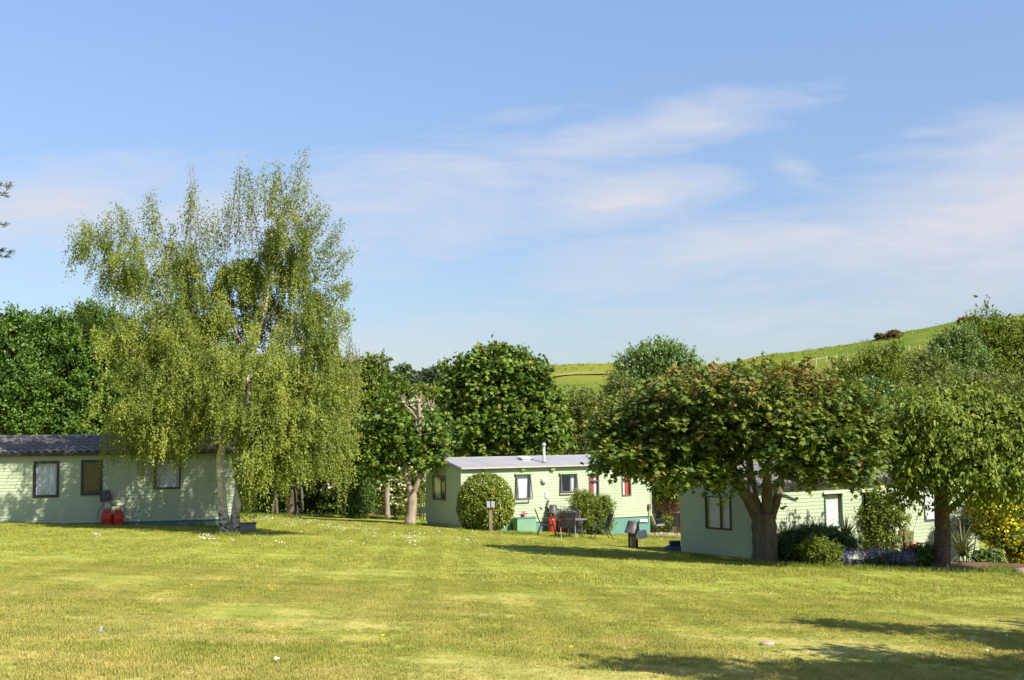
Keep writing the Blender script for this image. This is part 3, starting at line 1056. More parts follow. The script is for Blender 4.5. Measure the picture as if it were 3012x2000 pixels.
# --- grey-roofed caravan in the middle
cc = Caravan('caravan', 'pale green caravan with grey sheet roof, flue pipe and teal skirt', 1357, 52.0, 60.0, 10.15, 3.5, 1546, 1377, 0.36, 0.125, M['clad'], CG)
wr = lambda *a: cc.rect('front', *a)
W_, R_, T_, B_ = M['curtain_white'], M['curtain_red'], M['curtain_tan'], M['curtain_blue']
cc.window(*wr(1516, 1395, 1560, 1467), M['frame_brown'], 1, [(T_, 0, .12), (W_, .16, 1)], open_deg=9, cap=M['clad_trim'])
cc.window(*wr(1646, 1394, 1696, 1447), M['frame_brown'], 1, [(T_, 0, .12), (T_, .70, .76), (W_, .80, 1)], open_deg=7, cap=M['clad_trim'])
cc.window(*wr(1731, 1393, 1762, 1462), M['frame_brown'], 1, [(R_, 0, .6), (W_, .64, 1)], transom=.70, cap=M['clad_trim'])
cc.window(*wr(1827, 1390, 1856, 1458), M['frame_brown'], 1, [(W_, 0, .42), (R_, .45, 1)], transom=.70, cap=M['clad_trim'])
cc.window(*cc.rect('end', 1274, 1398, 1313, 1472), M['frame_brown'], 2, [(B_, .42, 1)], split=.36)
cc.boards('front'); cc.boards('end'); cc.shell(M['skirt'])
cc.roof_flat(M['roof_grey'], M['roof_edge'], 7)


def on_wall(cv, px, py):
    u, z = cv.loc(px, py, 'front')
    return u, z


for px in (1424, 1536, 1623, 1780):
    u, z = on_wall(cc, px, 1379)
    MB().add([(u - .13, -.15, z + .06), (u + .13, -.15, z + .06), (u + .13, -.02, z + .06), (u - .13, -.02, z + .06),
              (u - .09, -.12, z - .08), (u + .09, -.12, z - .08), (u + .09, -.02, z - .08), (u - .09, -.02, z - .08)],
             [(0, 1, 2, 3), (7, 6, 5, 4), (0, 4, 5, 1), (1, 5, 6, 2), (2, 6, 7, 3), (3, 7, 4, 0)]).build('eave_bracket', M['clad_trim'], cc.root)
u, z = on_wall(cc, 1598, 1412)
MB().lathe([(.02, -.13), (.13, -.12), (.15, -.05), (.13, 0)], 14, mat=Matrix.Translation((u, -.02, z)) @ Matrix.Rotation(math.pi / 2, 4, 'X') @ Matrix.Scale(-1, 4, (0, 0, 1))).build('wall_lamp', M['white_plastic'], cc.root, True)
u, z = on_wall(cc, 1607, 1455)
MB().box((u - .075, -.06, z - .14), (u + .075, -.026, z + .14)).build('vent_cover', M['white_plastic'], cc.root)
u, z = on_wall(cc, 1593, 1490)
MB().lathe([(.085, 0), (.085, .05), (.06, .07)], 14, mat=Matrix.Translation((u, -.02, z)) @ Matrix.Rotation(math.pi / 2, 4, 'X')).build('vent_cap', M['white_plastic'], cc.root)
u, z = on_wall(cc, 1892, 1531)
pl = MB().box((u - .22, -.05, z - .06), (u + .22, -.03, z + .06)).build('name_plate', M['white_plastic'], cc.root)
for i in range(6):     # small dark raised characters, too small to read
    a = u - .18 + i * .062
    MB().box((a, -.054, z - .03), (a + .035, -.051, z + (.03 if i % 3 else .015))).build('plate_letter', M['frame_brown'], pl)
u, z = on_wall(cc, 1908, 1490)
MB().box((u - .08, -.12, z - .12), (u + .05, -.028, z + .12)).build('meter_box', M['frame_brown'], cc.root)
MB().tube([(u - .02, -.05, z - .12), (u - .02, -.05, z - .75)], .02, 6).build('meter_pipe', M['clad_trim'], cc.root)
# flue and roof vent: placed on the near roof slope
d = ray(1612, 1366)
u, z = on_wall(cc, 1612, 1369)
sl = cc.rise / (cc.W / 2)
fy = 0.42
fz = cc.Hh + .06 + sl * fy
MB().lathe([(.10, 0), (.075, .10), (.062, .12), (.062, .78)], 12, (u + .05, fy, fz)).build('flue_pipe', M['grey_metal'], cc.root, True)
MB().lathe([(.085, .74), (.09, .78), (.09, .86), (.06, .9)], 12, (u + .05, fy, fz)).build('flue_cap', M['grey_metal'], cc.root, True)
u2, _ = on_wall(cc, 1584, 1360)
fy2 = 1.1
m4 = Matrix.Translation((u2 - .1, fy2, cc.Hh + .065 + sl * fy2)) @ Matrix.Rotation(math.atan(sl), 4, 'X')
MB().box((-.2, -.2, 0), (.2, .2, .09), m4).box((-.24, -.24, .091), (.24, .24, .12), m4).build('roof_vent', M['white_plastic'], cc.root)

# --- dark-roofed caravan behind the maple
cr = Caravan('caravan', 'pale green caravan with charcoal tiled roof and white curtains behind the flower bed', 2216, 39.5, 55.0, 12.4, 3.5, 1644, 1421, 0.50, 0.125, M['clad'], CG)
wr = lambda *a: cr.rect('front', *a)
FG = M['frame_green']
cr.window(*wr(2422, 1452, 2478, 1551), FG, 1, [(W_, 0, 1)], cap=M['clad'], cap_w=.09)
cr.window(*wr(2533, 1447, 2590, 1545), FG, 1, [(M['curtain_tan'], 0, .08)], cap=M['clad'], cap_w=.09)
cr.window(*wr(2714, 1434, 2770, 1529), FG, 1, [(W_, 0, 1)], cap=M['clad'], cap_w=.05)
cr.window(*cr.rect('end', 2075, 1457, 2153, 1560), M['frame_black'], 2, [(B_, 0, 1)], split=.40, cap=M['clad'], cap_w=.05)
cr.boards('front'); cr.boards('end'); cr.shell(M['clad'])
cr.roof_tiles(M['tile'])
for px, py in ((2307, 1431), (2448, 1429)):
    u, z = on_wall(cr, px, py)
    MB().box((u - .13, -.10, z - .06), (u + .13, -.024, z + .06)).build('wall_lamp', M['white_plastic'], cr.root)
u, z = on_wall(cr, 2590, 1428)
MB().box((u - .12, -.08, z - .10), (u + .12, -.024, z + .10)).build('vent_cover', M['curtain_tan'], cr.root)

# --- caravan under the birch
_r = P(690, 1500, 43.5)
cl_th = math.radians(76)
_L = 13.0
_c = Vector((_r.x - math.sin(cl_th) * _L, _r.y - math.cos(cl_th) * _L, 0))
_px = 1506 + F * _c.x / _c.y
cl = Caravan('caravan', 'pale green caravan with charcoal tiled roof, dappled by the shadow of the weeping birch', _px, _c.y, 76.0, _L, 3.6, 1500, 1400, 0.47, 0.115, M['clad'], CG)
zf, ze = P(100, 1547, 40.9).z, P(100, 1330, 40.9).z
cl.o.z = zf; cl.Hh = ze - zf; cl.root.location = cl.o
wr = lambda *a: cl.rect('front', *a)
FB = M['frame_black']
cl.window(*wr(99, 1357, 173, 1462), FB, 1, [(B_, 0, 1)], bar=.085)
cl.window(*wr(239, 1353, 301, 1456), FB, 1, [], bar=.10)
cl.window(*wr(453, 1347, 531, 1437), FB, 1, [(B_, 0, 1)], bar=.06)
cl.boards('front'); cl.boards('end'); cl.shell(M['skirt_blue'])
cl.roof_tiles(M['tile'])
u, z = on_wall(cl, 632, 1300)
MB().lathe([(.09, 0), (.09, .42), (.15, .44), (.15, .62), (.05, .7)], 10, (u, .75, cl.Hh + .25)).build('flue_cowl', M['grey_metal'], cl.root, True)
# ------------------------------------------------------------------ trees
def px_path(pts, D):
    """pixel polyline (px, py[, ddepth]) -> world points"""
    return [P(p[0], p[1], D + (p[2] if len(p) > 2 else 0)) for p in pts]


# --- weeping birch with two stems
def birch():
    D = 38.5
    g = hit(672, 1567)
    D = g.y
    root = thing('birch_tree', 'tall weeping birch with two white stems standing before the dark-roofed caravan', 'tree', g)
    g0 = Vector(g)
    bk = M['bark_birch']
    k = D / F
    s1 = px_path([(668, 1575), (655, 1500), (652, 1430), (648, 1340), (690, 1200), (728, 1100, .2), (752, 1000, .3), (782, 900, .3), (790, 780, .2), (800, 660), (818, 560)], D)
    s2 = px_path([(690, 1572, .25), (694, 1500, .4), (702, 1430, .6), (700, 1340, .9), (716, 1220, 1.2), (728, 1130, 1.2), (712, 1010, 1.1), (665, 930, .9), (610, 830, .7), (575, 720, .5)], D)
    limb('trunk', s1, .165, .012, bk, root, g, 10, .35)
    limb('trunk', s2, .15, .012, bk, root, g, 10, .3)
    for pts, r in (([(690, 1200), (610, 1060), (560, 990), (480, 860), (420, 770)], .06),
                   ([(735, 1080), (690, 960), (660, 860), (640, 740)], .06),
                   ([(775, 960), (830, 860), (870, 775)], .045),
                   ([(790, 800), (840, 715)], .035),
                   ([(700, 1160), (800, 1060), (880, 970)], .045),
                   ([(690, 1250), (790, 1180), (900, 1120), (985, 1130)], .055),
                   ([(650, 1330), (560, 1240), (450, 1180), (350, 1180)], .06),
                   ([(660, 1270), (520, 1130), (400, 1040), (320, 960)], .045),
                   ([(795, 760), (760, 680)], .03)):
        dz = random.uniform(-1.2, 1.0)
        pp = [(a, b, dz * i / len(pts)) for i, (a, b) in enumerate(pts)]
        limb('limb', px_path(pp, D), r, .008, M['bark_birch_limb'], root, g, 6, 0, 5, .03)
    # hanging foliage: bunches of strands that fall from the arching branches
    hang = [(290, 715, 50, 36), (400, 735, 65, 50), (370, 800, 70, 55), (510, 760, 60, 70), (560, 850, 110, 90, .5), (700, 790, 80, 80, .8),
            (660, 930, 130, 90, .9), (830, 700, 75, 110), (800, 800, 90, 80, .7), (900, 770, 70, 60), (880, 880, 110, 90, .5), (930, 970, 80, 80), (365, 1000, 40, 45, -.5),
            (480, 980, 130, 90), (425, 1080, 95, 90, -.9), (540, 1090, 130, 110, -1.2), (680, 1080, 120, 100, -1.4), (830, 1060, 130, 110, -1.0),
            (950, 1080, 90, 110, -.3), (385, 1190, 65, 80, -1.1), (470, 1220, 110, 80, -1.6), (600, 1200, 90, 80, .9), (760, 1200, 130, 90, -1.7),
            (900, 1200, 110, 100, -.9), (975, 1190, 55, 80, 0), (800, 1310, 120, 60, -1.5), (930, 1300, 90, 70, -1.0), (720, 1390, 60, 40, -.6), (1000, 1330, 45, 60, -.4)]
    bw = blobs_world(hang, D)
    bw = [(c, np.array([r[0], min(r[1] * 1.15, 2.0), r[2]])) for c, r in bw]
    bw = [(c + np.array([0, -.9, 0]) if c[0] < -12.0 else c, np.array([r[0], min(r[1], 1.15), r[2]]) if c[0] < -11.6 else r) for c, r in bw]
    # strands gather in bunches, so that dark gaps stay between them
    nb, per = 520, 13
    s, u = sample_blobs(bw, nb, .25, 1.0)
    bl_ = rng.uniform(.45, 1.25, nb)
    bt = rng.uniform(.1, .72, nb)
    n = nb * per
    s = np.repeat(s, per, axis=0) + rng.normal(size=(n, 3)) * np.array([.16, .16, .12])
    u = np.repeat(u, per, axis=0)
    td = unit(u * np.array([.35, .35, 0.05]) + rng.normal(size=(n, 3)) * .10 + np.array([0, 0, -.8]))
    ln = np.repeat(bl_, per) * rng.uniform(.5, 1.1, n)
    L = twig_leaves(s, td, ln, 30, .078, .035, .2, nbias=(.35, -.8, .5), njit=.5, ldir=.7, tbase=np.repeat(bt, per) + rng.normal(size=n) * .06)
    # crown-forming sprays over the bunches
    nb2, per2 = 330, 9
    s2_, u2 = sample_blobs(bw, nb2, .3, 1.0)
    bt2 = np.repeat(rng.uniform(.15, .8, nb2), per2)
    s2_ = np.repeat(s2_, per2, axis=0) + rng.normal(size=(nb2 * per2, 3)) * .17
    u2 = np.repeat(u2, per2, axis=0)
    L2 = twig_leaves(s2_, unit(u2 + rng.normal(size=u2.shape) * .6 + np.array([0, 0, -.4])), rng.uniform(.2, .5, len(s2_)), 18, .082, .05, .3, nbias=(.3, -.7, .6), tbase=bt2)
    # upright feathery leaders on top
    ups = [(560, 770, 480, 0), (480, 760, 560, -30), (400, 720, 600, -55), (330, 760, 600, -5), (430, 700, 560, 10), (300, 720, 650, -60), (540, 700, 540, 25), (590, 760, 610, 20),
           (700, 700, 470, 5), (725, 640, 480, -10), (770, 640, 470, 10), (800, 640, 460, 15), (840, 600, 445, 65), (815, 620, 490, 5), (860, 640, 520, 45), (880, 700, 580, 60), (910, 700, 600, 65),
           (950, 760, 640, 70), (960, 800, 720, 90), (920, 800, 690, 60), (680, 720, 560, -10), (735, 720, 560, 0), (845, 720, 520, 35), (640, 780, 610, -10), (380, 760, 640, -30), (260, 740, 660, -30),
           (985, 880, 820, 45), (1000, 960, 920, 40), (260, 950, 925, -30)]
    tips = []
    for (px, py0, py1, lean) in ups:
        for q in range(13):
            o = rng.normal(size=3) * np.array([.22, .6, .30])
            a = np.array(P(px, py0, D)) + o
            f = rng.uniform(.55, 1.0)
            b = np.array(P(px + lean * f, py0 + (py1 - py0) * f, D)) + o * .3
            tips.append((a, b))
    A = np.array([t[0] for t in tips]); B = np.array([t[1] for t in tips])
    dv = B - A
    L3 = twig_leaves(A, unit(dv), np.linalg.norm(dv, axis=1), 46, .080, .085, 0, nbias=(.3, -.6, .6), ldir=.3, tbase=rng.uniform(.2, .6, len(A)))
    keep = rng.random(len(L3[0])) < .9
    L3 = [x[keep] for x in L3]
    # long curtains on the right that nearly reach the grass
    cur = []
    for (px, y0, y1, nn) in ((1003, 1180, 1530, 16), (985, 1150, 1440, 14), (960, 1200, 1420, 12), (1030, 1000, 1230, 12), (1045, 1050, 1300, 8), (900, 1330, 1440, 10), (820, 1340, 1420, 10),
                             (335, 1180, 1340, 22), (320, 1260, 1410, 18), (420, 1250, 1440, 24), (465, 1260, 1410, 26), (520, 1250, 1400, 28), (385, 1240, 1380, 24), (440, 1290, 1480, 8), (560, 1230, 1340, 20), (490, 1230, 1370, 24), (600, 1230, 1330, 16), (355, 1250, 1380, 18), (640, 1240, 1340, 8),
                             (320, 900, 1060, 10), (360, 900, 1090, 9), (410, 880, 1080, 9), (455, 880, 1040, 7), (280, 740, 880, 9), (380, 760, 900, 9), (250, 720, 800, 8), (700, 1360, 1430, 9)):
        for q in range(nn):
            dx = rng.normal() * 9
            a = np.array(P(px + dx, y0 + rng.uniform(-30, 40), D + rng.normal() * .5 - .5))
            b = np.array(P(px + dx + rng.normal() * 5, y1 - abs(rng.normal()) * 60, D - .5)); b[1] = a[1]
            cur.append((a, b))
    A = np.array([t[0] for t in cur]); B = np.array([t[1] for t in cur]); dv = B - A
    L4 = twig_leaves(A, unit(dv), np.linalg.norm(dv, axis=1), 44, .064, .03, 0, nbias=(.35, -.8, .4), ldir=.8)
    A_ = cat_leaves(L, L2, L3, L4)
    # gaps in the leaves where the white stems show through
    inv = np.array(CAMROT.inverted())
    q = (A_[0] - np.array([0, 0, CAMZ])) @ inv.T
    qx, qy = 1506 - F * q[:, 0] / q[:, 2], 1000 + F * q[:, 1] / q[:, 2]
    gap = np.zeros(len(qx), bool)
    for x0, y0, x1, y1, wd in ((790, 930, 768, 1040, 15), (715, 1010, 700, 960, 12), (735, 1100, 722, 1190, 10), (640, 1350, 690, 1500, 30)):
        t = np.clip((qy - y0) / (y1 - y0), 0, 1)
        gap |= (np.abs(qx - (x0 + (x1 - x0) * t)) < wd) & (qy > min(y0, y1)) & (qy < max(y0, y1)) & (A_[0][:, 1] < D + .5)
    A_ = [x[~gap] for x in A_]
    crown('crown', A_, RHOMB, LEAF['birch'], root, g)
    # fine twigs that carry the strands
    tw = MB()
    for i in rng.choice(len(cur), 110, replace=False):
        tw.tube([Vector(cur[i][0]) - g0, Vector((cur[i][0] + cur[i][1]) / 2) - g0 + Vector((.02, 0, 0)), Vector(cur[i][1]) - g0], [.007, .005, .003], 3, False)
    for i in range(0, len(tips), 3):
        tw.tube([Vector(tips[i][0]) - g0, Vector(tips[i][1]) - g0], [.008, .003], 3, False)
    tw.build('twigs', M['bark_dark'], root)['kind'] = 'stuff'


birch()


# --- generic background tree / bush
def tree(name, label, cat, base, D, blobs, leaf, shape, size, n, m, mat='bark_dark', trunk=None, group=None, tr=.16, limbs=True, up=.35, out=.9, droop=0., lo=.5, njit=.6, tl=.4, spread=.07, extra=None, nout=.7):
    g = foot(base, D)
    root = thing(name, label, cat, g, 0, group)
    bw = blobs_world(blobs, D)
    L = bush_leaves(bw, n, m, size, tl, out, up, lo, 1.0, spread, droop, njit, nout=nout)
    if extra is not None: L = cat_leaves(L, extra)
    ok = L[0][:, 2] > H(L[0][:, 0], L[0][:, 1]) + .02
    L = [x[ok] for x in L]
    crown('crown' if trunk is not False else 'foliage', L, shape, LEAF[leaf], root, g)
    if trunk is not False:
        cs = sorted(bw, key=lambda q: q[0][2])
        mid = np.mean([c for c, _ in bw], axis=0)
        top = Vector(g).lerp(Vector(mid), .55)
        limb('trunk', [Vector(g) - Vector((0, 0, .15)), Vector(g).lerp(top, .5) + Vector((.08, 0, 0)), top], tr, tr * .6, M[mat], root, g, 9, .35)
        if limbs:
            for c, r in cs:
                c = Vector(c)
                q = top.lerp(c, .5) + Vector((random.uniform(-.2, .2), random.uniform(-.2, .2), -.1 * (c - top).length))
                limb('limb', [top - Vector((0, 0, .2)), q, c + Vector((0, 0, float(r[2]) * .4))], tr * .5, .02, M[mat], root, g, 6, 0, 4)
    else:
        for i in range(3):
            c, r = bw[i % len(bw)]
            limb('stem', [Vector(g) + Vector((.1 * i - .1, 0, -.05)), Vector(g).lerp(Vector(c), .5) + Vector((.05 * i, 0, 0)), Vector(c)], .03, .01, M['bark_dark'], root, g, 5, 0, 3)
    return root


BT = 'broadleaf trees behind the caravans'
tree('broadleaf_tree', 'dark green tree at the picture edge, behind the tiled roof', 'tree', 30, 56,
     [(20, 1010, 70, 90), (-60, 1080, 80, 130), (60, 1120, 80, 90), (-20, 1200, 100, 110), (50, 1230, 70, 80), (45, 940, 28, 25), (20, 960, 35, 25), (-90, 950, 60, 60)], 'robinia', RHOMB, .17, 1500, 18, group=BT, lo=.35, tl=.55, up=.25)
tree('broadleaf_tree', 'green tree with sky gaps in its crown rising behind the tiled roof', 'tree', 180, 58,
     [(140, 1000, 80, 60), (110, 960, 30, 28), (165, 950, 28, 32), (220, 1030, 80, 60), (130, 1100, 90, 60), (230, 1140, 80, 70), (150, 1190, 80, 60), (210, 1250, 90, 60), (120, 1270, 70, 50), (190, 980, 36, 36)], 'robinia', RHOMB, .17, 1700, 18, group=BT, lo=.35, tl=.55, up=.25)
tree('broadleaf_tree', 'green tree half hidden by the hanging birch foliage, tallest beside it', 'tree', 300, 59,
     [(280, 950, 60, 45), (245, 925, 24, 22), (330, 990, 70, 60), (290, 1060, 60, 50), (340, 1110, 80, 70), (280, 1180, 70, 60), (380, 1200, 90, 90), (300, 1260, 90, 60), (430, 1060, 70, 80)], 'robinia', RHOMB, .17, 1500, 18, group=BT, lo=.35, tl=.55, up=.25)
tree('broadleaf_tree', 'shaded dark tree behind the weeping birch', 'tree', 560, 60,
     [(520, 1150, 130, 120), (620, 1200, 130, 140), (520, 1290, 120, 100), (660, 1330, 100, 80), (620, 1400, 90, 60)], 'dark', RHOMB, .2, 1300, 16, group=BT, tr=.2)
tree('broadleaf_tree', 'thick-trunked tree shaded by the birch with mossy stems at its foot', 'tree', 857, 62,
     [(830, 1150, 130, 110), (900, 1230, 120, 110), (780, 1280, 110, 80), (930, 1330, 90, 60), (850, 1340, 90, 50)], 'robinia', RHOMB, .19, 1300, 16, tr=.32, group=BT)
tree('broadleaf_tree', 'yellow-green tree with loose top twigs between the birch and the pollard', 'tree', 1050, 66,
     [(1040, 1110, 70, 50), (1095, 1075, 40, 22), (1130, 1065, 14, 16), (1030, 1180, 60, 70), (1100, 1140, 50, 50), (1085, 1210, 70, 70), (1000, 1090, 50, 40), (1120, 1190, 50, 50)], 'yellowgreen', RHOMB, .17, 1100, 16, group=BT, lo=.3)
tree('sycamore_tree', 'big domed sycamore rising behind the grey caravan roof', 'tree', 1480, 68,
     [(1410, 1095, 75, 60), (1490, 1075, 70, 50), (1555, 1120, 70, 60), (1350, 1150, 55, 65), (1440, 1160, 85, 60), (1540, 1190, 80, 60), (1610, 1190, 50, 60), (1340, 1230, 45, 60), (1390, 1260, 75, 60, -.6),
      (1490, 1240, 85, 60, -.6), (1590, 1260, 75, 60, -.4), (1640, 1270, 40, 50), (1330, 1300, 50, 45), (1440, 1320, 80, 40), (1560, 1320, 80, 40), (1420, 1040, 22, 22), (1475, 1038, 22, 22), (1530, 1060, 18, 24), (1590, 1085, 25, 24), (1318, 1095, 20, 24)],
     'sycamore', MAPLE, .225, 2100, 9, tr=.3, group=BT, lo=.62, tl=.5, up=.2, njit=.45, spread=.1)
tree('willow_tree', 'feathery willow with upright shoots against the green hill', 'tree', 1935, 88,
     [(1930, 1075, 80, 60), (1870, 1100, 60, 55), (1990, 1090, 65, 55), (2040, 1110, 45, 40), (1850, 1160, 60, 70), (1930, 1160, 90, 80), (2020, 1170, 80, 70), (1960, 1050, 50, 30), (1895, 1055, 35, 30)], 'willow', RHOMB, .22, 2000, 14, group=BT, up=.9, out=.5, tl=.9, lo=.4, njit=.5)
tree('bush', 'olive green thicket between the sycamore and the maple', 'bush', 1710, 76,
     [(1700, 1200, 60, 50), (1760, 1230, 60, 60), (1690, 1280, 60, 60), (1760, 1300, 70, 60), (1640, 1220, 40, 50), (1830, 1220, 60, 60), (1820, 1140, 40, 40), (1720, 1340, 80, 40)], 'olive', RHOMB, .15, 2300, 14, trunk=False, lo=.45, up=.7, tl=.6)
RB = 'bushy trees on the slope behind the cherry'
for args in ((2530, 72, [(2470, 1140, 50, 50), (2530, 1110, 55, 50), (2590, 1085, 50, 45), (2430, 1160, 40, 40), (2600, 1140, 60, 60), (2560, 1060, 22, 22), (2615, 1050, 18, 22), (2646, 1036, 8, 16), (2470, 1085, 12, 18)], 'yellowgreen', 'yellow-green bushy tree beside the maple crown, below the hill'),
             (2690, 76, [(2690, 1120, 60, 60), (2650, 1115, 50, 50), (2745, 1095, 50, 50), (2700, 1070, 34, 26), (2640, 1170, 80, 50)], 'olive', 'grey-green shrubby tree on the slope above the cherry'),
             (2790, 80, [(2790, 1045, 55, 50), (2832, 998, 42, 38), (2765, 1085, 50, 60), (2850, 1065, 60, 50), (2785, 1010, 26, 24), (2790, 1140, 80, 60)], 'willow', 'mid-green bushy tree beside the tallest one on the slope'),
             (2920, 82, [(2890, 990, 55, 42), (2950, 1004, 60, 52), (2900, 1070, 70, 60), (2980, 1090, 70, 70), (3040, 1030, 60, 60), (2872, 954, 22, 16), (2930, 956, 30, 20), (2902, 918, 6, 17), (2919, 920, 6, 14), (3000, 968, 36, 22), (3060, 970, 50, 40)], 'yellowgreen', 'tallest bushy tree on the slope, with two shoots above the skyline'),
             (2860, 66, [(2840, 1150, 70, 50), (2920, 1170, 80, 60), (3000, 1190, 80, 80), (2760, 1190, 80, 60)], 'olive', 'low grey-green tree just over the cherry top'),
             (2560, 64, [(2560, 1190, 70, 70), (2620, 1220, 60, 70), (2660, 1260, 60, 60), (2590, 1290, 60, 60)], 'dark', 'dark shaded bush between the maple and cherry crowns')):
    base, D, bl, lf, lab = args
    tree('bushy_tree', lab, 'tree', base, D, bl, lf, RHOMB, .155 * D / 70, 1300, 15, group=RB, up=.8, out=.7, tl=.8, lo=.35, tr=.1, spread=.09)
tree('broadleaf_tree', 'dark tree between the two right caravans, above the brown fence', 'tree', 1925, 66,
     [(1900, 1390, 60, 60), (1960, 1360, 70, 60), (1880, 1300, 60, 60), (1990, 1310, 60, 60)], 'dark', RHOMB, .16, 900, 15, group=BT)
tree('bush', 'small light green shrub with pinkish tips hanging over the fence top', 'bush', 1975, 61.5,
     [(1960, 1430, 35, 26), (1990, 1455, 22, 22), (1930, 1455, 18, 14)], 'yellowgreen', RHOMB, .11, 420, 12, trunk=False, lo=.3, tl=.3)
# dark understorey and the flowering shrubs behind the lawn
US = 'shaded bushes along the far lawn edge'
tree('bush', 'dark bush in deep shade right of the birch stems', 'bush', 760, 63, [(740, 1450, 70, 60), (790, 1470, 50, 50)], 'dark', RHOMB, .14, 900, 14, trunk=False, group=US, lo=.4)
tree('bush', 'dark low bush beside the thick shaded trunk', 'bush', 945, 65, [(930, 1470, 60, 40), (1000, 1460, 60, 50)], 'dark', RHOMB, .14, 900, 14, trunk=False, group=US, lo=.4)
tree('bush', 'blackish upright evergreen bush left of the white blossom', 'bush', 1050, 61, [(1045, 1400, 42, 70), (1055, 1470, 45, 50)], 'dark', RHOMB, .10, 1100, 14, trunk=False, group=US, lo=.5)
tree('bush', 'dark bush filling the gap behind the pollard trunks', 'bush', 1180, 66, [(1120, 1400, 60, 80), (1200, 1420, 60, 80), (1270, 1400, 60, 90), (1100, 1300, 60, 70), (1200, 1310, 80, 80), (1290, 1300, 50, 60)], 'dark', RHOMB, .14, 1500, 14, trunk=False, group=US, lo=.5)
yb = blobs_world([(719, 1464, 16, 10)], 58)
tree('bush', 'small yellow flowering bush in the gap by the birch stems', 'bush', 720, 58, [(719, 1470, 22, 22)], 'dark', RHOMB, .1, 160, 10, trunk=False)


def flowers_on(parent_label, bw, n, size, leaf, lo=.9, hi=1.05, shape=ROUND, front=True):
    root = next(o for o in COL.objects if o.get('label') == parent_label)
    s, u = sample_blobs(bw, n, lo, hi)
    if front: s = s[(u[:, 1] < .3)]; u = u[(u[:, 1] < .3)]
    L = [s, rand_dirs(len(s)), unit(u + rng.normal(size=u.shape) * .4), size * rng.uniform(.6, 1.2, len(s)), rng.uniform(0, 1, len(s))]
    return crown('blossom', L, shape, LEAF[leaf], root, root.location)


flowers_on('small yellow flowering bush in the gap by the birch stems', yb, 160, .13, 'yellow')
wb = [(1160, 1430, 45, 60), (1190, 1480, 30, 26), (1130, 1470, 30, 30), (1240, 1420, 18, 40), (1170, 1370, 40, 40)]
tree('flowering_shrub', 'white flowering shrub behind the pollard trunks', 'shrub', 1165, 62, wb, 'yellowgreen', RHOMB, .12, 900, 12, trunk=False, lo=.6)
flowers_on('white flowering shrub behind the pollard trunks', blobs_world(wb, 62), 1500, .15, 'white')
wb2 = [(940, 1425, 40, 24), (985, 1410, 22, 26), (900, 1440, 16, 16)]
tree('flowering_shrub', 'white flowering shrub seen through the hanging birch strands', 'shrub', 940, 64, wb2, 'olive', RHOMB, .12, 400, 12, trunk=False, lo=.6)
flowers_on('white flowering shrub seen through the hanging birch strands', blobs_world(wb2, 64), 600, .14, 'white')
wb3 = [(1240, 1230, 30, 50), (1215, 1190, 16, 20)]
tree('flowering_shrub', 'tall white flowering shrub showing through the lopped pollard top', 'shrub', 1240, 64, wb3 + [(1240, 1330, 40, 50)], 'olive', RHOMB, .12, 500, 12, trunk=False, lo=.6)
flowers_on('tall white flowering shrub showing through the lopped pollard top', blobs_world(wb3, 64), 420, .14, 'white')
_mt = next(o for o in COL.objects if o.get('label', '').startswith('thick-trunked'))
for a, b in (((800, 1505), (812, 1400)), ((815, 1508), (800, 1420)), ((888, 1505), (880, 1400))):
    limb('stem', [P(a[0], a[1] + 8, 61.5), P((a[0] + b[0]) / 2 + 4, (a[1] + b[1]) / 2, 61.5), P(b[0], b[1], 61.5)], .10, .05, M['bark_maple'], _mt, _mt.location, 6)


# --- pollards beside the grey-roofed caravan
def pollard(label, D, trunks, limbs, blobs, n, size=.17, knobs=()):
    g = foot(trunks[0][0][0][0], D)
    root = thing('pollard_tree', label, 'tree', g, 0, 'lopped pollard trees')
    for i, (pts, r0, r1) in enumerate(trunks):
        limb('trunk' if i == 0 else 'limb', px_path(pts, D), r0, r1, M['bark_pale'], root, g, 9, .25 if i == 0 else 0)
    for pts, r0, r1 in limbs:
        limb('limb', px_path(pts, D), r0, r1, M['bark_pale'], root, g, 7)
    for (px, py, dd) in knobs:
        c = P(px, py, D + dd)
        mb = MB()
        for q in range(9):
            a = random.uniform(0, 6.28)
            v = Vector((math.cos(a) * .16, math.sin(a) * .16, random.uniform(.12, .5)))
            mb.tube([c - Vector(g), c - Vector(g) + v * .5, c - Vector(g) + v], [.035, .026, .018], 5)
        mb.lathe([(.05, -.1), (.12, -.05), (.13, .04), (.06, .1)], 8, c - Vector(g))
        mb.build('pollard_knob', M['bark_pale'], root)
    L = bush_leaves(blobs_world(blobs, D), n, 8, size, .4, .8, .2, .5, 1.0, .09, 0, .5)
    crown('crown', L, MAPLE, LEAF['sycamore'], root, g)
    return root


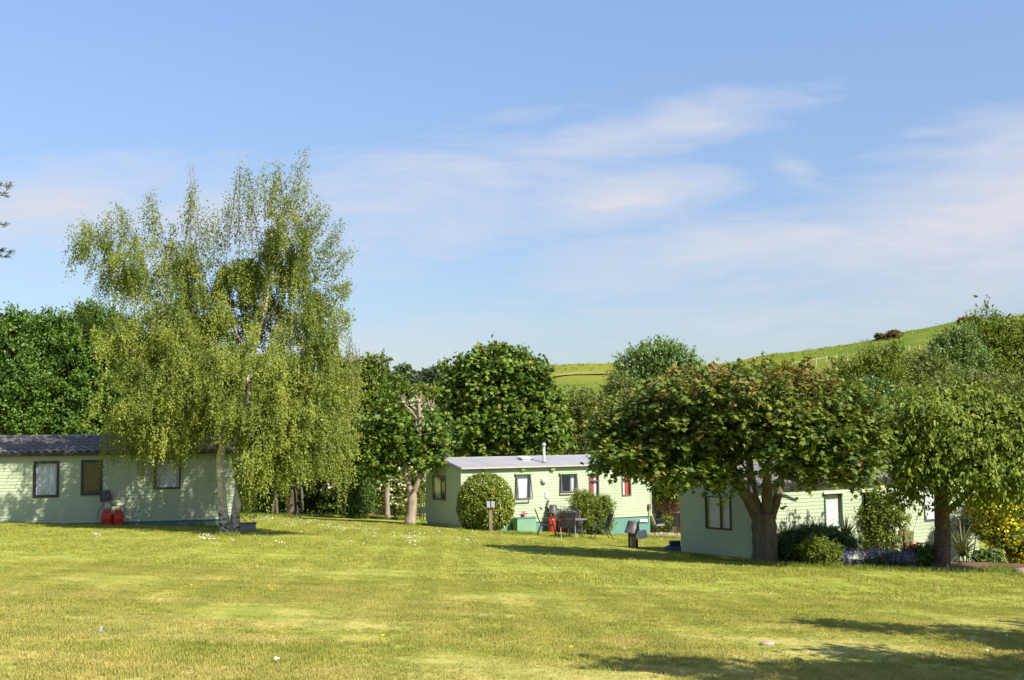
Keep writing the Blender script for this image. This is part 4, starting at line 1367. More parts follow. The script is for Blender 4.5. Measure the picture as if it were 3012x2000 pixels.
pollard('pollard maple with a burred forked trunk at the dark end of the grey-roofed caravan', 53.5,
        [([(1205, 1545), (1212, 1490), (1212, 1450)], .24, .20)],
        [([(1212, 1460), (1195, 1400), (1185, 1330), (1150, 1250), (1120, 1190)], .15, .04), ([(1212, 1460), (1235, 1400), (1240, 1330), (1235, 1270), (1232, 1180)], .14, .08), ([(1240, 1330), (1262, 1270), (1268, 1200)], .08, .05),
         ([(1185, 1330), (1140, 1290), (1100, 1240)], .08, .03), ([(1232, 1240), (1210, 1210), (1190, 1190)], .05, .04)],
        [(1150, 1200, 50, 40), (1120, 1270, 55, 50), (1190, 1300, 70, 40), (1110, 1340, 55, 45), (1225, 1340, 56, 32), (1275, 1345, 40, 38), (1170, 1260, 50, 40), (1290, 1290, 30, 30), (1150, 1120, 26, 22), (1080, 1300, 40, 40), (1140, 1390, 40, 24), (1278, 1230, 18, 22), (1262, 1300, 24, 24)],
        560, .18, [(1232, 1180, 0), (1268, 1205, 0), (1185, 1185, 0)])
pollard('slim pollard with leaning forks among the white blossom', 58,
        [([(1140, 1525), (1138, 1450), (1142, 1400)], .13, .11)], [([(1142, 1410), (1160, 1360), (1170, 1300)], .08, .04), ([(1142, 1410), (1120, 1360), (1100, 1310)], .08, .04)],
        [(1070, 1350, 45, 50), (1130, 1330, 50, 40), (1060, 1270, 40, 40)], 240, .18)


# --- the big maple on the lawn
def maple():
    g = hit(2248, 1655)
    D = g.y
    root = thing('maple_tree', 'broad maple with a thick forked trunk and bronze-tipped crown on the lawn', 'tree', g)
    bk = M['bark_maple']
    o = g
    limb('trunk', px_path([(2247, 1668), (2250, 1610), (2248, 1560), (2246, 1510)], D), .40, .38, bk, root, o, 14, .28)
    LB = [([(2232, 1530), (2205, 1480), (2182, 1440), (2165, 1390), (2100, 1300), (2010, 1220)], .20, .05, -.4), ([(2236, 1520), (2216, 1460), (2208, 1400), (2195, 1300), (2150, 1180)], .20, .06, .5),
          ([(2252, 1520), (2258, 1450), (2258, 1400), (2270, 1290), (2300, 1150)], .21, .06, -.2), ([(2262, 1530), (2285, 1470), (2295, 1430), (2310, 1380), (2380, 1280), (2450, 1200)], .17, .05, .5),
          ([(2262, 1390), (2310, 1360), (2340, 1330), (2430, 1300), (2520, 1290)], .11, .04, 1.0), ([(2170, 1400), (2080, 1370), (1960, 1350), (1860, 1340)], .10, .03, -1.2), ([(2200, 1320), (2060, 1260), (1920, 1230), (1840, 1220)], .10, .03, 1.0),
          ([(2258, 1300), (2230, 1200), (2170, 1110)], .09, .05, -1.4), ([(2300, 1300), (2370, 1190), (2400, 1110)], .09, .05, 1.2), ([(2280, 1250), (2290, 1150), (2280, 1095)], .08, .05, -.5)]
    for pts, r0, r1, dd in LB:
        n = len(pts)
        limb('limb', px_path([(a, b, dd * 1.6 * i / n) for i, (a, b) in enumerate(pts)], D), r0, r1, bk, root, o, 9, 0, 5, .015)
    bl = []
    for (px, py, rx, ry) in [(1850, 1235, 95, 55), (1840, 1295, 85, 50), (1880, 1342, 105, 36), (1960, 1180, 80, 55), (2050, 1150, 110, 55), (2180, 1130, 120, 50), (2320, 1130, 120, 55), (2440, 1180, 100, 60),
                             (2530, 1230, 70, 60), (2560, 1300, 50, 50), (2010, 1260, 120, 60), (2160, 1230, 120, 60), (2310, 1230, 120, 60), (2440, 1280, 110, 60), (1990, 1340, 130, 55), (2120, 1310, 110, 50), (2330, 1310, 100, 45), (2470, 1345, 110, 45),
                             (2050, 1385, 80, 36), (2135, 1395, 40, 40), (2400, 1390, 80, 26), (2520, 1375, 60, 36), (1815, 1358, 56, 24), (1950, 1376, 70, 26), (2290, 1365, 44, 22)]:
        k = D / F
        # crown is as deep as it is wide: spread lobes over depth following a dome plan
        half = 2.7 * math.sqrt(max(.08, 1 - ((px - 2190) / 430) ** 2))
        for j in range(2):
            dd = -1.2 - max(0, (px - 2260) / 300) * .9 + random.uniform(-.95, .15) * half
            # lobes that stand nearer look bigger and lower; keep their place in the picture and real size
            sc = (D) / (D + dd)
            bl.append((px, py, rx * sc * .92, ry * sc * .95, dd, rx * k * .75))
    bw = blobs_world(bl, D)
    nt, m = 4700, 9
    s, u = sample_blobs(bw, nt, .55, 1.0)
    td = unit(u * np.array([1, 1, .3]) + rng.normal(size=u.shape) * .4 + np.array([0, 0, .1]))
    L = twig_leaves(s, td, rng.uniform(.25, .6, nt), m, .15, .06, .25, nbias=(0.15, -.25, 1), njit=.32, ldir=1.0)
    L[4] = np.clip(L[4] * .85, 0, .74)
    # bronze new growth: whole sprigs, mostly high in the crown
    zt = (L[0][:, 2] - P(2200, 1300, D).z) / (P(2200, 1100, D).z - P(2200, 1300, D).z)
    sp = np.repeat(rng.random(nt), m)
    br = sp < np.clip(.03 + .45 * zt ** 2 * np.sign(zt), .03, .46)
    L[4][br] = rng.uniform(.78, 1.0, br.sum())
    # upward tufts of bronze shoots at the old pruning heads
    tufts = [(2025, 1090), (2100, 1090), (2160, 1085), (2290, 1092), (2330, 1098), (2400, 1130), (1960, 1130), (2430, 1160), (2520, 1180)]
    ts = []
    for (px, py) in tufts:
        c = np.array(P(px, py + 12, D + random.uniform(-1.5, 1.5)))
        ts.append(c + rng.normal(size=(14, 3)) * np.array([.22, .22, .10]))
    ts = np.concatenate(ts)
    L5 = twig_leaves(ts, unit(rng.normal(size=ts.shape) * .5 + np.array([0, 0, .7])), rng.uniform(.1, .3, len(ts)), 7, .10, .04, nbias=(0, -.3, .8))
    L5[4] = rng.uniform(.7, 1.0, len(L5[4]))
    L = cat_leaves(L, L5)
    ok = L[0][:, 2] > P(2200, 1470, D).z - .25
    L = [x[ok] for x in L]
    L = single_leaves(L, MAPLE, LEAF['maple'], root, g, 300)
    crown('crown', L, MAPLE, LEAF['maple'], root, g)
    for (px, py) in [(2060, 1095), (2130, 1100), (2250, 1170), (2260, 1105), (2185, 1095)]:
        c = P(px, py, D - .5)
        MB().tube([c - Vector(g) - Vector((0, 0, .5)), c - Vector(g) + Vector((.03, 0, 0))], [.07, .055], 7).build('cut_branch', M['bark_pale'], root, True)
    # small side shoot on the stem
    c = np.array(P(2300, 1490, D - .3)); q = np.array([c] * 4)
    L6 = twig_leaves(q, unit(rng.normal(size=q.shape) + np.array([.6, 0, .3])), np.full(4, .15), 4, .10, .03)
    crown('side_shoot', L6, MAPLE, LEAF['maple'], root, g)


maple()


# --- cherry
def cherry():
    g = hit(2772, 1676)
    D = g.y
    root = thing('cherry_tree', 'cherry with drooping glossy leaves and a dark straight trunk in the flower bed', 'tree', g)
    bk = M['bark_cherry']
    limb('trunk', px_path([(2768, 1690), (2772, 1620), (2772, 1540), (2768, 1460), (2762, 1420), (2775, 1330)], D), .28, .17, bk, root, g, 12, .22)
    for pts, r in (([(2785, 1505), (2815, 1480), (2860, 1440), (2920, 1390), (2990, 1340)], .12), ([(2765, 1440), (2735, 1400), (2680, 1340), (2630, 1290)], .10), ([(2775, 1380), (2830, 1300), (2900, 1230)], .10),
                   ([(2772, 1360), (2740, 1270), (2700, 1200)], .08), ([(2775, 1340), (2790, 1240), (2780, 1150)], .08), ([(2880, 1425), (2960, 1400), (3050, 1390)], .06), ([(2730, 1300), (2680, 1250), (2640, 1230)], .05)):
        dd = random.uniform(-1.3, 1.0)
        limb('limb', px_path([(a, b, dd * i / len(pts)) for i, (a, b) in enumerate(pts)], D), r, .025, bk, root, g, 7, 0, 5, .015)
    bl = []
    for (px, py, rx, ry) in [(2700, 1190, 70, 40), (2790, 1180, 80, 40), (2640, 1250, 60, 45), (2740, 1250, 80, 45), (2860, 1200, 80, 45), (2950, 1220, 80, 45), (3030, 1230, 70, 60), (2660, 1330, 55, 45), (2740, 1330, 80, 45), (2860, 1290, 90, 50), (2970, 1310, 90, 55),
                             (2700, 1390, 60, 36), (2800, 1380, 60, 40), (2900, 1380, 80, 45), (3010, 1400, 80, 50), (2670, 1430, 40, 26), (2960, 1440, 60, 30), (2870, 1430, 40, 26), (3080, 1330, 70, 90), (2800, 1472, 26, 18), (3060, 1450, 50, 26), (2660, 1465, 26, 20)]:
        half = 1.7 * math.sqrt(max(.1, 1 - ((px - 2860) / 330) ** 2))
        for j in range(2):
            dd = -1.5 + random.uniform(-.9, .9) * half if py < 1425 else random.uniform(-1.6, -.6)
            bl.append((px, py, rx, ry, dd, rx * D / F * .8))
    bw = blobs_world(bl, D)
    nt, m = 2300, 11
    s, u = sample_blobs(bw, nt, .35, 1.08)
    td = unit(u * np.array([1, 1, .35]) + rng.normal(size=u.shape) * .35)
    L = twig_leaves(s, td, rng.uniform(.3, .95, nt), m, .155, .03, .45, nbias=(.2, -.55, .8), njit=.3, ldir=.55)
    L[1][:, 2] -= .65
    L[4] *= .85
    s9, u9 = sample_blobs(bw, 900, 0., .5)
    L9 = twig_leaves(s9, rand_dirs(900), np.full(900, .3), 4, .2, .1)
    L9[4] *= .3  # shade in the heart of the crown put into a darker tint
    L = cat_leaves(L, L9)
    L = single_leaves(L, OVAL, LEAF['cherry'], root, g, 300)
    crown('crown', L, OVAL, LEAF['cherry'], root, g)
    for (px, py) in [(2762, 1152), (2745, 1160), (2780, 1158), (2823, 1185), (2850, 1185), (2940, 1190)]:
        c = P(px, py, D - .4) - Vector(g)
        MB().tube([c - Vector((.04, 0, .35)), c], [.05, .04], 6).build('cut_branch', M['bark_pale'], root, True)


cherry()


# --- two trees out of the frame whose shadows lie over the near lawn
def shadow_tree(x, y, label, spread, zlo, zhi, n):
    g = Vector((x, y, h1(x, y)))
    root = thing('broadleaf_tree', label, 'tree', g, 0, 'trees beyond the right picture edge')
    limb('trunk', [g - Vector((0, 0, .1)), g + Vector((.1, 0, zlo * .6)), g + Vector((0, 0, zlo + .4))], .25, .16, M['bark_dark'], root, g, 9, .3)
    bw = []
    for i in range(n):
        c = np.array(g) + np.array([random.uniform(-spread[0], spread[0]), random.uniform(-spread[1], spread[1]), random.uniform(zlo, zhi)])
        bw.append((c, np.array([.95, .8, .45])))
        limb('limb', [g + Vector((0, 0, zlo)), (g + Vector((0, 0, zlo + .5))).lerp(Vector(c), .6), Vector(c)], .07, .02, M['bark_dark'], root, g, 5, 0, 3)
    L = bush_leaves(bw, 100 * n, 9, .13, .45, .8, .1, .3, 1.0, .07)
    crown('crown', L, MAPLE, LEAF['sycamore'], root, g)


shadow_tree(11.6, 14.6, 'tree beyond the right edge shading the far streaks of the near lawn', (2.6, 1.4), 2.9, 5.6, 14)
shadow_tree(8.9, 10.3, 'tree beyond the right edge shading the near corner of the lawn', (2.8, 1.4), 2.4, 5.6, 20)


# --- conifer at the picture's edge: only branch tips reach in
def pine():
    D = 30.0
    g = foot(-330, D)
    root = thing('pine_tree', 'pine whose branch tips poke in at the left picture edge above the caravan', 'tree', g)
    top = g + Vector((0, 0, 10.5))
    limb('trunk', [g - Vector((0, 0, .1)), g + Vector((.05, 0, 4)), top], .22, .04, M['bark_dark'], root, g, 9, .3)
    S, Dn, Ln = [], [], []
    tipsp = [(14, 548, 0), (6, 575, .2), (4, 660, -.2), (20, 742, 0), (10, 755, .25)]
    for i in range(46):
        if i < len(tipsp):
            t = P(*tipsp[i][:2], D + tipsp[i][2]); zb = t.z + .35
        else:
            zb = g.z + 2.0 + 8.0 * i / 46
            a = random.uniform(0, 6.28); r = (top.z - zb) * .30 + .35
            t = Vector((g.x + math.cos(a) * r, g.y + math.sin(a) * r, zb - .3))
            if 1506 + F * t.x / t.y > -25: continue
        b = Vector((g.x, g.y, zb))
        limb('branch', [b, b.lerp(t, .6) + Vector((0, 0, .08)), t], .045, .012, M['bark_dark'], root, g, 5, 0, 3)
        for f in np.linspace(.35, 1.0, 9):
            for q in range(5):
                S.append(b.lerp(t, f)); v = (t - b).normalized() * .8 + Vector((random.uniform(-1, 1), random.uniform(-1, 1), random.uniform(-.3, 1.1))) * .6
                Dn.append(v.normalized()); Ln.append(.16)
    L = twig_leaves(np.array(S), np.array(Dn), np.array(Ln), 9, .11, .015, ldir=1.5)
    crown('needles', L, (NEEDLE[0] * np.array([2.2, 1, 1]), NEEDLE[1]), LEAF['pine'], root, g)


pine()

# --- far wood, hedgerow, hill bushes, hill fence
fw = []
for px in range(1090, 1330, 9):
    py = np.interp(px, [1090, 1150, 1200, 1260, 1310, 1330], [1130, 1128, 1118, 1098, 1086, 1090]) + random.uniform(-4, 6)
    fw.append((px, py + 26, 7, 26, random.uniform(-20, 14), 2.2))
bw = blobs_world(fw, 232)
L = bush_leaves(bw, 2600, 9, .8, 1.0, .5, 1.0, .4, 1.0, .3)
o = link_mesh('distant_wood', leaf_mesh('distant_wood', L[0], L[1], L[2], L[3], L[4], RHOMB, LEAF['distant']))
tag(o, 'haze-tinted wood on the far ridge between the birch and the sycamore', 'wood', kind='stuff')
tree('round_tree', 'lone round tree on the far ridge above the haze-tinted wood', 'tree', 1186, 215, [(1186, 1106, 15, 22), (1186, 1128, 14, 20)], 'distant', RHOMB, .75, 300, 9, limbs=False, tr=.3, tl=1.)
tree('round_tree', 'small haze-tinted tree on the far ridge next to the birch', 'tree', 1128, 205, [(1128, 1120, 20, 26), (1138, 1150, 22, 20)], 'distant', RHOMB, .75, 300, 9, limbs=False, tr=.3, tl=1.)
tree('hedgerow', 'bright green hedgerow below the far wood', 'hedge', 1240, 120, [(1200, 1160, 40, 26), (1250, 1165, 40, 30), (1290, 1180, 30, 30), (1160, 1180, 36, 30), (1230, 1200, 60, 30)], 'yellowgreen', RHOMB, .3, 1100, 10, trunk=False, lo=.4, tl=.6)
tree('bush', 'rust-brown gorse bush on the hill skyline', 'bush', 2628, 252, [(2630, 985, 19, 7), (2606, 991, 11, 5)], 'rust', RHOMB, .45, 220, 9, trunk=False, tl=.6)
tree('bush', 'brown and green bush near the top of the hill skyline', 'bush', 2845, 252, [(2834, 946, 13, 7), (2858, 946, 15, 6)], 'rust', RHOMB, .45, 200, 9, trunk=False, tl=.6)
tree('tree', 'tiny windswept tree standing alone on the hill skyline', 'tree', 2581, 254, [(2586, 988, 7, 4), (2580, 991, 4, 4)], 'dark', RHOMB, .4, 60, 9, limbs=False, tr=.12, tl=.4)
wf = thing('wire_fence', 'line of thin fence posts across the green hillside', 'fence', hit(2410, 1075))
fp = []
for px in np.linspace(2310, 2735, 15):
    q = hit(px, np.interp(px, [2310, 2470, 2735], [1090, 1064, 1034]))
    MB().box((-.09, -.09, -.2), (.09, .09, 1.5)).build('post', M['straw'], wf, loc=q - wf.location)
    fp.append(q - wf.location + Vector((0, 0, 1.2)))
MB().tube(fp, .02, 3).build('wire', M['grey_metal'], wf)
# pale strip of dry grass along the far hill field
pts = [hit(px, np.interp(px, [1590, 1700, 1850], [1112, 1100, 1098])) for px in range(1560, 1880, 10)]
vs, fs = [], []
for i, q in enumerate(pts):
    vs += [tuple(q + Vector((0, -1.2, .0))), tuple(q + Vector((0, 1.2, 0)))]
vs = [(x, y, h1(x, y) + .28) for x, y, z in vs]
for i in range(len(pts) - 1): fs.append((2 * i, 2 * i + 2, 2 * i + 3, 2 * i + 1))
tag(MB().add(vs, fs).build('hill_track', M['pale_track']), kind='structure')

# scrub and rough tussocks along the hill crest
S = []
for px in np.arange(1585, 3100, 3.2):
    if random.random() < .35: continue
    q = hit(px, np.interp(px, SKYPX, SKYPY) + random.triangular(0.5, 26, 2), 90, 259)
    for _ in range(random.choice((3, 4, 6, 9))):
        S.append((q.x + random.gauss(0, .5), q.y + random.gauss(0, .5), q.z + random.uniform(-.1, .2)))
S = np.array(S)
o = link_mesh('hill_scrub', leaf_mesh('hill_scrub', S, rand_dirs(len(S)) * .6 + np.array([0, 0, .8]), rand_dirs(len(S)), rng.uniform(.2, .5, len(S)), rng.uniform(.5, 1, len(S)), RHOMB, LEAF['yellowgreen']))
tag(o, 'rough tussocks and scrub along the crest of the hill', 'scrub', kind='stuff')
# ------------------------------------------------------------------ shrubs by the caravans
def round_bush():
    g = hit(1428, 1562)
    D = g.y
    root = thing('laurel_bush', 'round clipped laurel bush with glossy leaves before the grey-roofed caravan', 'bush', g)
    bl = [(1428, 1472, 78, 76, .9, 1.0), (1428, 1498, 80, 66, .9, 1.0)]
    bw = blobs_world(bl, D)
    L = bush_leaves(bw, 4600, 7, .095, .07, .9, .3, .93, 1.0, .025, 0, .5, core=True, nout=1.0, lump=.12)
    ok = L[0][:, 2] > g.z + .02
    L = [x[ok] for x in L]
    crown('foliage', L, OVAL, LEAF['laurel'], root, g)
    c = Vector(bw[1][0])
    for i in range(4):
        limb('stem', [g + Vector((.1 * i - .15, .9, -.15)), g + Vector((.2 * i - .3, .95, .5)), c + Vector((.3 * i - .45, 0, 0))], .04, .015, M['bark_dark'], root, g, 5, 0, 3)


round_bush()
tree('bush', 'loose light green shrub with two heads behind the outdoor chairs', 'bush', 1735, hit(1735, 1572).y,
     [(1718, 1485, 42, 26), (1730, 1525, 48, 40), (1775, 1500, 28, 32), (1760, 1545, 40, 26), (1775, 1478, 16, 14), (1715, 1462, 22, 12)], 'yellowgreen', RHOMB, .075, 1500, 14, trunk=False, lo=.45, up=.6, tl=.28, spread=.03)


# ------------------------------------------------------------------ furniture builders
def chair_proto():
    r = thing('garden_chair', 'x', 'chair')
    fm = M['chair_black']
    w = .27
    for sgn in (-1, 1):
        y = w * sgn
        MB().tube(smooth_path([(.34, y, 0), (.25, y, .40), (.20, y, .60), (.14, y, .66)], 3), .016, 6).build('leg', fm, r)
        MB().tube(smooth_path([(-.40, y, 0), (-.24, y, .36), (-.16, y, .58), (-.14, y, .65)], 3), .016, 6).build('leg', fm, r)
        MB().box((-.20, y - .025, .655), (.18, y + .025, .68)).build('armrest', fm, r)
        MB().tube([(.26, y * .93, .43), (-.22, y * .93, .40), (-.30, y * .93, .62), (-.44, y * .93, 1.0)], .015, 6).build('side_rail', fm, r)
    MB().tube([(-.44, -w * .93, 1.0), (-.455, -w * .6, 1.03), (-.455, w * .6, 1.03), (-.44, w * .93, 1.0)], .015, 6).build('top_rail', fm, r)
    MB().tube([(.26, -w * .93, .43), (.26, w * .93, .43)], .015, 6).build('front_rail', fm, r)
    MB().tube([(-.32, -w, .20), (-.32, w, .20)], .012, 6).build('stretcher', fm, r)
    st = MB()
    n = 9
    for i in range(n):   # woven seat: slightly sagging ribs
        x0, x1 = -.20 + .45 * i / n, -.20 + .45 * (i + .86) / n
        st.box((x0, -w * .9, .405 - .012 * math.sin(math.pi * i / n)), (x1, w * .9, .418 - .012 * math.sin(math.pi * i / n)))
    st.build('seat', M['sling'], r)['kind'] = 'stuff'
    bk = MB()
    n = 10
    for i in range(n):
        a, b = i / n, (i + .88) / n
        p = lambda t: (-.235 - .20 * t, .45 + .52 * t)
        (xa, za), (xb, zb) = p(a), p(b)
        bk.add([(xa, -w * .9, za), (xa, w * .9, za), (xb, w * .9, zb), (xb, -w * .9, zb), (xa - .012, -w * .9, za), (xa - .012, w * .9, za), (xb - .012, w * .9, zb), (xb - .012, -w * .9, zb)],
               [(0, 1, 2, 3), (7, 6, 5, 4), (0, 4, 5, 1), (1, 5, 6, 2), (2, 6, 7, 3), (3, 7, 4, 0)])
    bk.build('backrest', M['sling'], r)['kind'] = 'stuff'
    return r


def put(o, p, deg, label=None, group=None, s=1.0):
    o.location = (p.x, p.y, h1(p.x, p.y))
    o.rotation_euler = (0, 0, math.radians(deg))
    o.scale = (s, s, s)
    if label: o['label'] = label
    if group: o['group'] = group
    return o


GC = 'black garden chairs around the outdoor table'
ch0 = chair_proto()
tc_ = foot(1690, 49.0)
put(ch0, foot(1609, 49.3), 2, 'black garden chair standing side-on in front of the red gas bottles', GC, 1.08)
for px, D, deg, lab in ((1668, 48.0, 96, 'black garden chair turned with its back to the lawn, before the table'),
                        (1768, 48.6, 192, 'black garden chair set apart on the right of the light green shrub, facing the table'),
                        (1690, 50.2, -86, 'black garden chair behind the table, facing the lawn')):
    put(copy_tree(ch0), foot(px, D), deg, lab, GC, 1.08)
GP = 'dark chairs on the patio by the brown fence'
for px, D, deg, lab in ((1942, 58.5, 5, 'dark chair side-on with a back painted pale as if sunlit on the patio before the fence'), (1992, 58.0, 100, 'dark chair with its back to the lawn, beside the end of the tiled-roof caravan')):
    c = put(copy_tree(ch0), foot(px, D), deg, lab, GP, 1.12)
    if deg == 5:  # sunlight on this chair is painted in: pale back and side rails
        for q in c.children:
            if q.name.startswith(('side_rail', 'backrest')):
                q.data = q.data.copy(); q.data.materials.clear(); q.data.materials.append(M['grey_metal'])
                q['label'] = 'back painted pale as if sunlit' if q.name.startswith('backrest') else 'side rail painted pale as if sunlit'
ch5 = put(copy_tree(ch0), foot(1918, 59.5), 200, 'dark chair mostly hidden behind the corner of the grey-roofed caravan', GP, 1.1)

# table
tb = thing('garden_table', 'round black garden table behind the chairs before the teal skirt', 'table', foot(1692, 49.0))
MB().lathe([(.02, .72), (.50, .72), (.52, .74), (.50, .765)], 24).build('tabletop', M['sling_grey'], tb)
for a in range(4):
    q = a * math.pi / 2 + .6
    MB().tube(smooth_path([(math.cos(q) * .12, math.sin(q) * .12, .70), (math.cos(q) * .16, math.sin(q) * .16, .35), (math.cos(q) * .42, math.sin(q) * .42, 0)], 4), .017, 6).build('leg', M['chair_black'], tb)


# gas bottles
def bottle_proto(h=.80, r=.18):
    t = thing('gas_bottle', 'x', 'gas bottle')
    MB().lathe([(r * .88, 0), (r * .95, .02), (r, .05), (r, h * .40), (r * 1.015, h * .41), (r, h * .42), (r, h * .62), (r * .96, h * .70), (r * .80, h * .77), (r * .55, h * .80)], 20).build('body', M['red_paint'], t, True)
    cm = MB()
    for k in range(10):        # pierced guard collar
        if k in (2, 7): continue
        a0, a1 = k * math.pi / 5, (k + .8) * math.pi / 5
        vs = []
        for (rr, z) in ((r * .62, h * .79), (r * .62, h * .985)):
            for a in (a0, (a0 + a1) / 2, a1): vs.append((rr * math.cos(a), rr * math.sin(a), z))
        for (rr, z) in ((r * .57, h * .79), (r * .57, h * .985)):
            for a in (a0, (a0 + a1) / 2, a1): vs.append((rr * math.cos(a), rr * math.sin(a), z))
        cm.add(vs, [(0, 1, 4, 3), (1, 2, 5, 4), (7, 6, 9, 10), (8, 7, 10, 11), (3, 4, 10, 9), (4, 5, 11, 10), (0, 3, 9, 6), (2, 8, 11, 5)])
    cm.build('guard', M['red_paint'], t)['kind'] = 'stuff'
    MB().tube([(0, 0, h * .79), (0, 0, h * .93)], .03, 8).tube([(0, 0, h * .9), (.06, 0, h * .9)], .014, 6).build('valve', M['grey_metal'], t)
    return t


GB = 'red gas bottles'
b0 = bottle_proto()
wp = lambda cv, px, off: (cv.root.matrix_basis @ Vector((cv.loc(px, 1500)[0], -off, 0)))
put(b0, wp(cc, 1612, .32), 20, 'tall red gas bottle under the black bucket by the teal skirt', GB, 1.0)
put(copy_tree(b0), wp(cc, 1642, .30), 110, 'tall red gas bottle partly hidden behind the garden chair', GB, 1.0)
b1 = bottle_proto(.56, .19)
put(b1, wp(cl, 317, .35), 40, 'short red gas bottle under the tilted black bucket of the birch-side caravan', GB)
put(copy_tree(b1), wp(cl, 350, .33), 160, 'short red gas bottle with a looping hose on its right', GB)


def bucket(name, label, loc, r0, r1, h, tilt, group, extra=None):
    t = thing(name, label, 'bucket', loc, 0, group)
    m = Matrix.Rotation(math.radians(tilt), 4, 'Y') @ Matrix.Rotation(math.radians(tilt * .4), 4, 'X')
    MB().lathe([(r1, 0), (r1 * 1.06, .0), (r1 * 1.06, .03), (r1, .032), (r0 * 1.02, h * .94), (r0 * .96, h), (r0 * .3, h + .004)], 20, mat=m).build('body', M['dark_plastic'], t, True)
    hp = [m @ Vector((r1 * 1.08 * math.cos(a), r1 * 1.08 * math.sin(a), .02 - .10 * math.sin(a) * (1 if math.sin(a) > 0 else -.0))) for a in np.linspace(0, math.pi, 12)]
    MB().tube(hp, .006, 4).build('handle', M['grey_metal'], t)
    return t


GU = 'black buckets turned upside down'
p = wp(cc, 1614, .30); p.z = h1(p.x, p.y)
bucket('bucket', 'black upturned bucket over the regulator of the tall gas bottle', p + Vector((.03, -.03, .86)), .17, .20, .36, 3, GU)
sm = thing('gas_regulator', 'dark gas regulator and hose on the wall behind the tall red bottles', 'regulator', p + Vector((0, .1, .80)))
MB().box((-.16, -.06, 0), (.10, .06, .12)).tube([(-.15, 0, .1), (-.24, .02, .35), (-.16, .12, .62)], .05, 6).build('body', M['dark_plastic'], sm)
MB().tube(smooth_path([(-.15, 0, .05), (-.32, -.02, -.15), (-.40, -.02, -.42), (-.30, .0, -.60), (-.20, .02, -.58)], 5), .012, 5).build('hose', M['dark_plastic'], sm)
q = wp(cl, 318, .12); q.z = h1(q.x, q.y)
bucket('bucket', 'black tilted bucket hung upside down on the wall above the short gas bottles', q + Vector((-.02, -.12, .86)), .16, .20, .34, -9, GU)
sp = thing('standpipe', 'pale pipe on the wall below the tilted black bucket', 'pipe', q)
MB().tube([(0, -.05, .35), (0, -.05, .95)], .05, 8).build('pipe', M['grey_metal'], sp, True)
MB().box((-.08, -.09, .62), (.08, .0, .78)).build('clip', M['white_plastic'], sp)
MB().tube(smooth_path([(.05, -.08, .75), (.25, -.1, .70), (.58, -.12, .62), (.62, -.14, .45), (.45, -.16, .46)], 5), .012, 5).build('hose', M['dark_plastic'], sp)
MB().tube(smooth_path([(-.05, -.08, .75), (-.25, -.1, .60), (-.33, -.12, .30), (-.28, -.14, .22)], 5), .012, 5).build('hose', M['dark_plastic'], sp)

# power post before the round bush
g = hit(1444, 1564)
pp = thing('power_post', 'wooden post with a pale grey two-part socket box before the round bush', 'post', g)
MB().box((-.065, -.065, -.15), (.065, .065, 1.05)).build('post', M['wood_post'], pp)
for sx in (-1, 1):
    x0, x1 = (-.165, -.02) if sx < 0 else (.02, .165)
    MB().box((x0, -.12, 1.0), (x1, .06, 1.27)).box((x0 + .015, -.14, 1.03), (x1 - .015, -.121, 1.24)).build('socket_box', M['grey_metal'], pp)
MB().box((-.019, -.10, 1.0), (.019, .05, 1.25)).build('mount', M['frame_black'], pp)

# bucket post on the lawn
g = hit(1862, 1613)
bp_ = thing('tap_post', 'short timber tap post on the lawn carrying a bucket and a white box', 'post', g)
for x0, x1, y, mt in ((-.16, -.085, .05, 'bark_dark'), (-.07, .10, -.03, 'wood_post'), (.11, .19, .06, 'bark_dark')):
    MB().box((x0, y - .06, -.15), (x1, y + .06, .62)).build('plank', M[mt], bp_)
MB().box((-.10, -.12, .42), (.16, .09, .58)).build('tap_block', M['frame_brown'], bp_)
wbx = MB().box((-.19, -.16, -.14), (.19, -.02, .15), Matrix.Translation((.27, -.02, .50)) @ Matrix.Rotation(math.radians(24), 4, 'Z') @ Matrix.Rotation(math.radians(-8), 4, 'Y')).build('white_box', M['white_plastic'], bp_)
bucket('bucket', 'large grey-black bucket upside down on the short timber post on the lawn', g + Vector((-.02, 0, .56)), .20, .27, .42, 7, GU)
# navy covered drain
g = hit(1985, 1620)
nc = thing('covered_container', 'low navy rounded container with a square cap beside the end wall', 'container', g)
MB().lathe([(.46, 0), (.47, .05), (.40, .12), (.28, .19), (.20, .21)], 18).build('body', M['navy'], nc, True)
MB().box((-.19, -.19, .212), (.19, .19, .36)).build('cap', M['frame_black'], nc)
# green chest with pot
u, _ = cc.loc(1505, 1540); u2_, _ = cc.loc(1560, 1540)
zc = -.05
ck = thing('storage_chest', 'green storage chest against the wall behind the round bush', 'chest', cc.root.matrix_basis @ Vector((u, -.5, 0)), cc.root.rotation_euler.z)
ck.location.z = h1(ck.location.x, ck.location.y)
wd = u2_ - u
hz = P(1540, 1523, ck.location.y).z - ck.location.z
MB().box((0, 0, -.1), (wd, .42, hz - .04)).build('body', M['chest'], ck)
MB().box((-.03, -.03, hz - .038), (wd + .03, .43, hz)).build('lid', M['skirt'], ck)
fpot = thing('flower_pot', 'small terracotta pot with pink flowers on the green chest', 'plant pot', ck.location + Vector((wd * .25, .25, hz)))
MB().lathe([(.08, 0), (.11, .14), (.12, .15), (.10, .155)], 12).build('pot', M['terracotta'], fpot, True)
s = rng.normal(size=(40, 3)) * np.array([.10, .06, .03]) + np.array(fpot.location) + np.array([.02, 0, .19])
crown('flowers', [s, rand_dirs(40), rand_dirs(40), np.full(40, .06), rng.uniform(0, .4, 40)], ROUND, LEAF['pink'], fpot, fpot.location)
